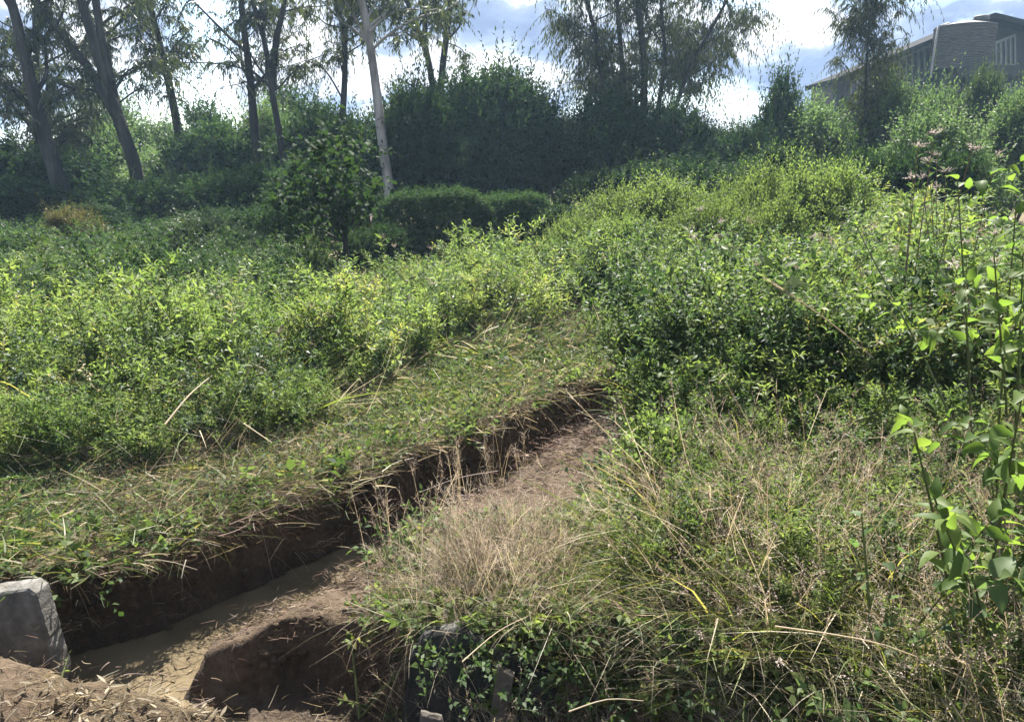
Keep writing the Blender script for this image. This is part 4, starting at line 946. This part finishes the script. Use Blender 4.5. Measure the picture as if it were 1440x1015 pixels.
    pa = Acc(); tube(pa, [(-r - .14, -.2, -.4), (-r - .14, -.2, hgt * .5), (-r - .1, -.2, hgt + .05), (-r + .5, 0, hgt + .22)], .06, 8, 0); link('downpipe', pa.mesh('downpipe', [M['frame']], True), k)
building()

# ------------------------------------------------------------------ concrete
M['slab_strip'] = noise_mat('brown_stained_concrete', [(.35, (.05, .043, .036)), (.6, (.11, .095, .08))], scale=9, rough=.95, bump=.6, bscale=60, dist=.008)
def rough_slab(name, poly, y0, y1, mat, label, cat, seed, lean=0, group=None):
    """a broken slab: outline in x,z, extruded in y, edges chipped"""
    rg = R(seed); P = []
    n = len(poly)
    for i in range(n):
        a = np.array(poly[i]); b = np.array(poly[(i + 1) % n]); m = max(2, int(np.linalg.norm(b - a) / .02))
        for k in range(m): P.append(a + (b - a) * k / m + rg.randn(2) * .0015)
    m = len(P); c = np.mean(P, 0); x0 = c[0]; zc = min(p[1] for p in P); v = []
    ch = .012
    rings = [(y0, ch), (y0 + ch, 0), (y1 - ch, 0), (y1, ch)]
    for yy, inset in rings:
        for p in P:
            d = c - p; d = d / (np.linalg.norm(d) + 1e-6); e = p + d * (inset + abs(rg.randn()) * .0012); v.append((e[0] - x0, yy - y0 + rg.randn() * .001 + lean * (e[1] - zc), e[1] - zc))
    f = [(r * m + i, r * m + (i + 1) % m, (r + 1) * m + (i + 1) % m, (r + 1) * m + i) for r in range(3) for i in range(m)]
    f += [tuple(range(m - 1, -1, -1)), tuple(range(3 * m, 4 * m))]
    o = solid(name, v, f, mat); o.location = (x0, y0, zc); return tag(o, label, cat, group)
Yh = 3.55
hp = [WD(*p, Yh)[[0, 2]] for p in [(-60, 842), (38, 828), (50, 836), (84, 952), (80, 985), (-60, 985)]]
rough_slab('concrete_headwall', hp, Yh, Yh + .13, M['concrete'], 'sloping concrete wing wall standing in the trench at the left photo edge', 'wall', 1)
gs = 'broken concrete pieces in the near pit'
sp = lambda Yd, *p: [WD(u, v, Yd)[[0, 2]] for u, v in p]
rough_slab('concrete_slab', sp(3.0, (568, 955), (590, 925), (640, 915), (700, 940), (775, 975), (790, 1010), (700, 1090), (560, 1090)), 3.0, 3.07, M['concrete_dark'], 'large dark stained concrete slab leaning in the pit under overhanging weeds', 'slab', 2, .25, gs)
rough_slab('concrete_slab', sp(2.95, (700, 952), (724, 962), (708, 1040), (684, 1040)), 2.96, 2.99, M['slab_strip'], 'narrow upright paler concrete strip against the large dark slab', 'slab', 3, .2, gs)
rough_slab('concrete_slab', sp(2.75, (590, 1009), (620, 1014), (632, 1060), (585, 1060)), 2.74, 2.775, M['slab_strip'], 'small broken concrete lump at the bottom of the pit', 'slab', 4, .2, gs)

# ------------------------------------------------------------------ individual plants and stalks
def plant(name, label, cat, Yd, u, vbase, vtop, builder, group=None, z=None):
    b = WD(u, vbase, Yd)
    b[2] = float(H(b[0], Yd)[0]) - .02 if z is None else z
    h = WD(u, vtop, Yd)[2] - b[2]; t = thing(name, label, cat, tuple(b), 0, 1, group)
    for nm, ac in builder(h):
        if ac.n: link(nm, ac.mesh(nm), t)
    return t
def bigplant(seed, stems, nl, L, Wd, mat='bright', lean=(0, 0), side=0, bend=.35, sp=.16, ang=1.25, t0=.3):
    def f(h):
        rg = R(seed); sa = Acc(); la = Acc(); n = stems
        b = np.zeros((n, 3)); b[:, :2] = rg.randn(n, 2) * .05
        d = rdir(rg, n, 1, sp) + np.array((lean[0], lean[1], 0)); ln = h * (.8 + .3 * rg.rand(n)); ln[0] = h * 1.05
        for i in range(n):
            tube(sa, [b[i], b[i] + d[i] * ln[i] * .5, b[i] + d[i] * ln[i] * .98 - UP * .05 * ln[i]], (.008, .006, .003), 6, 'stem', .4)
        shoots(la, rg, b, d, ln, nl, L, Wd, mat, stem=None, droop=.05, ang=ang, t0=t0, big=True, bend=bend, sizetaper=.35)
        if side:
            m = n * side; w = np.repeat(np.arange(n), side); t = .35 + .55 * rg.rand(m); S = b[w] + d[w] * (ln[w] * t)[:, None]
            shoots(la, rg, S, rdir(rg, m, .5, .7), h * .25, 7, L * .85, Wd * .85, mat, stem='stem', droop=.2, ang=1.15, big=True, bend=bend, sw=.006)
        return (('stem', sa), ('leaves', la))
    return f
plant('broad_leaved_plant', 'tall plant with big drooping green leaves close by on the right', 'plant', 2.75, 1372, 900, 500, bigplant(11, 7, 9, .115, .062, mat='sap', lean=(-.05, 0), side=4, bend=.65, sp=.5, t0=.45))
plant('broad_leaved_plant', 'leafy sapling rising past the right photo edge above the thicket', 'plant', 3.9, 1400, 760, 235, bigplant(12, 9, 10, .11, .065, mat='sap', lean=(.0, 0), side=4, bend=.55, sp=.4, t0=.5))
plant('broad_leaved_plant', 'low dark large leaved plant at the right photo edge by the dry grass', 'plant', 2.6, 1420, 900, 690, bigplant(13, 3, 6, .13, .1, mat='mid', side=1, bend=.3, sp=.4))
plant('broad_leaved_plant', 'small soft green upright plant in front of the thicket base', 'plant', 4.6, 1235, 690, 582, bigplant(14, 1, 14, .11, .05, side=1, bend=.4))
plant('heart_leaved_vine', 'creeping vine with heart shaped leaves over the dry grass', 'vine', 2.7, 1250, 850, 735, bigplant(15, 5, 5, .075, .075, mat='mid', bend=.3, sp=.6))
def herbplant(seed, mat='bright', L=.11, Wd=.035, **k):
    def f(h):
        rg = R(seed); la = Acc(); sa = Acc(); tube(sa, [(0, 0, 0), (.01, .01, h * .5), (.02, 0, h)], (.008, .006, .003), 5, 'stem', .4)
        shoots(la, rg, np.zeros((1, 3)), np.array([(.02, 0, 1.0)]), h, 22, L, Wd, mat, stem=None, droop=0, t0=.35, ang=1.2, big=True, bend=.3, sizetaper=.3)
        m = 5; t = .5 + .4 * rg.rand(m); shoots(la, rg, np.array([(0, 0, 1.0)]) * (h * t)[:, None], rdir(rg, m, .9, .6), h * .2, 8, L * .7, Wd * .7, mat, stem='stem', ang=1.1)
        return (('stem', sa), ('leaves', la))
    return f
gt = 'tall weeds standing clear of the left bank'
for lab, Yd, u, vb, vt, sd, mt in [
    ('tallest narrow weed standing clear against the shaded bushes', 6.8, 213, 560, 402, 21, 'bright'),
    ('weed with drooping leaf pairs left of the tallest one', 6.6, 128, 560, 425, 22, 'mid'),
    ('weed with a broad yellow green top right of the tallest one', 6.9, 285, 560, 430, 23, 'bright'),
    ('tall weed right where the left bank meets the shaded tree', 8.2, 420, 520, 362, 24, 'grey'),
    ('pale tipped weed at the centre of the left bank crest', 8.6, 540, 480, 335, 25, 'bright'),
    ('upright weed at the right end of the left bank crest', 10.4, 690, 460, 318, 26, 'bright')]:
    plant('tall_weed', lab, 'weed', Yd, u, vb, vt, herbplant(sd, mt), group=gt)
def seedplant(seed, n=5):
    def f(h):
        rg = R(seed); sa = Acc(); la = Acc(); ha = Acc(); b = rg.randn(n, 3) * .06; b[:, 2] = 0; d = rdir(rg, n, 1, .2); ln = h * (.8 + .25 * rg.rand(n))
        for i in range(n): tube(sa, [b[i], b[i] + d[i] * ln[i] * .5, b[i] + d[i] * ln[i]], (.008, .005, .003), 5, 'twig', .7)
        shoots(la, rg, b, d, ln, 30, .1, .038, 'mid', stem=None, droop=0, t0=.12, ang=1.2, bend=.3)
        tip = b + d * ln[:, None]; S = np.repeat(tip, 9, 0) + rg.randn(n * 9, 3) * .012
        out = [('stem', sa), ('leaves', la)]
        for i in range(n):
            ha = Acc(); Q = S[i * 9:i * 9 + 9]; shoots(ha, rg, Q, rdir(rg, 9, .8, .8), .05 + .05 * rg.rand(9), 12, .012, .009, 'seed_pale', stem='twig', sw=.002, ang=1.2); out.append(('seed_head', ha))
        return out
    return f
gf = 'weeds carrying faded pinkish seed heads'
for lab, Yd, u, vb, vt, sd in [
    ('tall weed with faded pinkish heads rising above the dark hollow', 6.3, 1285, 420, 195, 31), ('weed with faded heads right of the one over the hollow', 6.8, 1345, 420, 190, 32),
    ('weed with a pale head leaning at the right photo edge', 5.2, 1405, 480, 300, 33), ('weed with a small pale head above the thicket middle', 8.0, 1025, 480, 290, 34)]:
    plant('seeding_weed', lab, 'weed', Yd, u, vb, vt, seedplant(sd), group=gf)
def tuft(name, label, cat, Yd, u, vtop, n, seed, group):
    b = WD(u, 700, Yd); b[2] = float(H(b[0], Yd)[0]) - .02; h = WD(u, vtop, Yd)[2] - b[2]; ac = Acc()
    ac.raw(*t_stalks(seed, n=n, h=h, rad=.04, spread=.12, w=.003)); o = link(name, ac.mesh(name)); o.location = b; tag(o, label, cat, group)
gd = 'dry grass tufts on the near edge of the trench'
for lab, Yd, u, vt, n, sd in [
    ('tallest pale dry grass tuft standing before the trench wall', 5.6, 700, 575, 12, 41), ('pale dry grass tuft left of the tallest one', 5.3, 648, 590, 12, 42),
    ('thin dry grass tuft above the middle of the water', 5.0, 600, 612, 8, 43), ('sparse dry stalks leaning over the water', 4.7, 530, 650, 7, 44),
    ('short dry tuft right of the tallest pale one', 5.7, 738, 610, 7, 45), ('pinkish seeding tuft at the left end of the near grass', 4.3, 545, 660, 9, 46),
    ('dense straw coloured tuft at the crest of the near bank', 4.0, 640, 675, 22, 47), ('straw coloured tuft beside bare soil on the near bank', 4.1, 720, 690, 20, 48)]:
    tuft('dry_grass_tuft', lab, 'grass tuft', Yd, u, vt, n, sd, gd)
def stick(name, label, a, b, Ya, Yb, r, mat='straw', head=0, sag=.03, cat='stalk', group=None):
    A = WD(*a, Ya); B = WD(*b, Yb); ac = Acc(); m = (A + B) / 2 + UP * sag; base_ = A
    p = smooth([A - base_, m - base_, B - base_], 4); tube(ac, p, np.linspace(r, r * .5, len(p)), 6, mat, .75)
    if head:
        rg = R(head); n = 26; t = rg.rand(n) * .45 + .5; S = (B - base_) * t[:, None] + UP * (sag * 4 * t * (1 - t))[:, None]
        shoots(ac, rg, S, np.repeat([B - A], n, 0) * .6 + rg.randn(n, 3) * .12, .05 + .08 * rg.rand(n), 8, .014, .006, 'straw', stem='straw', sw=.002, ang=.4)
    o = link(name, ac.mesh(name)); o.location = A; return tag(o, label, cat, group=group)
stick('dry_stalk', 'long dry grass head slanting across the front of the right thicket', (1228, 503), (1072, 390), 4.9, 5.2, .005, head=3)
stick('dry_stalk', 'bleached stick propped up against the left weeds', (232, 597), (298, 528), 5.3, 5.9, .009)
stick('dry_stalk', 'bleached stick lying level under the left weeds', (100, 628), (172, 633), 5.35, 5.4, .008, sag=.0)
stick('dry_stalk', 'bleached stick lying on the mown strip right of the propped one', (332, 588), (382, 622), 5.7, 5.4, .006, sag=0)
stick('dry_stalk', 'pale stem lying across the heap beyond the mown strip', (735, 490), (800, 472), 9.2, 9.4, .009)
stick('dry_stalk', 'thin bare twig stretching level over the water from the near bank', (700, 662), (590, 692), 5.2, 5.0, .004, mat='seed')
stick('dry_stalk', 'long thin straw crossing the near bank above the concrete slab', (650, 930), (745, 865), 2.75, 3.2, .003)
stick('dry_stalk', 'long bent straw sweeping over the grass at the bottom right', (1090, 880), (1400, 975), 2.4, 2.3, .003, sag=.06)
stick('dry_stalk', 'long straw lying nearly level near the bottom of the grass', (800, 1000), (905, 985), 2.35, 2.45, .003)
plant('sprout', 'small fresh green sprout between the soil mound and the concrete wall', 'plant', 2.98, 72, 985, 935, bigplant(51, 4, 6, .035, .02, sp=.5, bend=.2))
plant('sprout', 'small green weed hanging on the dark face of the pit', 'plant', 3.33, 500, 960, 900, bigplant(52, 4, 6, .05, .022, sp=.6, bend=.2))
# fallen gum leaves on the mound and floating bits
a = Acc(); rg = R(61)
P = scatter(rg, [(-2.9, 2.3), (-1.05, 2.3), (-1.2, 2.6), (-1.6, 2.85), (-2.0, 2.9), (-2.9, 2.95)], 200); P = np.concatenate([P, np.column_stack([rg.randn(70, 2) * .13 + (-1.72, 2.68), np.zeros(70)])]); P = P[H(P[:, 0], P[:, 1]) > .04]; P[:, 2] = H(P[:, 0], P[:, 1]) + .02 + .015 * rg.rand(len(P))
n = len(P); an = rg.rand(n) * 6.28; bigleaves(a, P, np.stack([np.cos(an), np.sin(an), .25 * rg.randn(n)], 1), UP + .5 * rg.randn(n, 3), .03 + .07 * rg.rand(n) ** 2, .008 + .008 * rg.rand(n), 'straw', .0 + .6 * rg.rand(n) ** 1.5, bend=.1)
stuff('leaf_litter', 'fallen dry gum leaves scattered over the soil mound at lower left', 'leaf litter', a)
a = Acc(); rg = R(62); pos = []
for c, s, k in [((-1.95, 3.75), (.1, .04), 16), ((-1.75, 4.05), (.06, .06), 12), ((-1.9, 3.45), (.1, .06), 8), ((-1.5, 4.6), (.1, .12), 12)]: pos.append(np.column_stack([rg.randn(k) * s[0] + c[0], rg.randn(k) * s[1] + c[1], np.full(k, -.579)]))
P = np.concatenate(pos); P = P[H(P[:, 0], P[:, 1]) < -.58]; n = len(P); an = rg.rand(n) * 6.28
bigleaves(a, P, np.stack([np.cos(an), np.sin(an), np.zeros(n)], 1), UP + .2 * rg.randn(n, 3), .03 + .05 * rg.rand(n), .006 + .008 * rg.rand(n), 'twig', rg.rand(n), bend=.0, fold=.3)
stuff('floating_debris', 'brown leaf bits floating on the muddy water', 'debris', a)
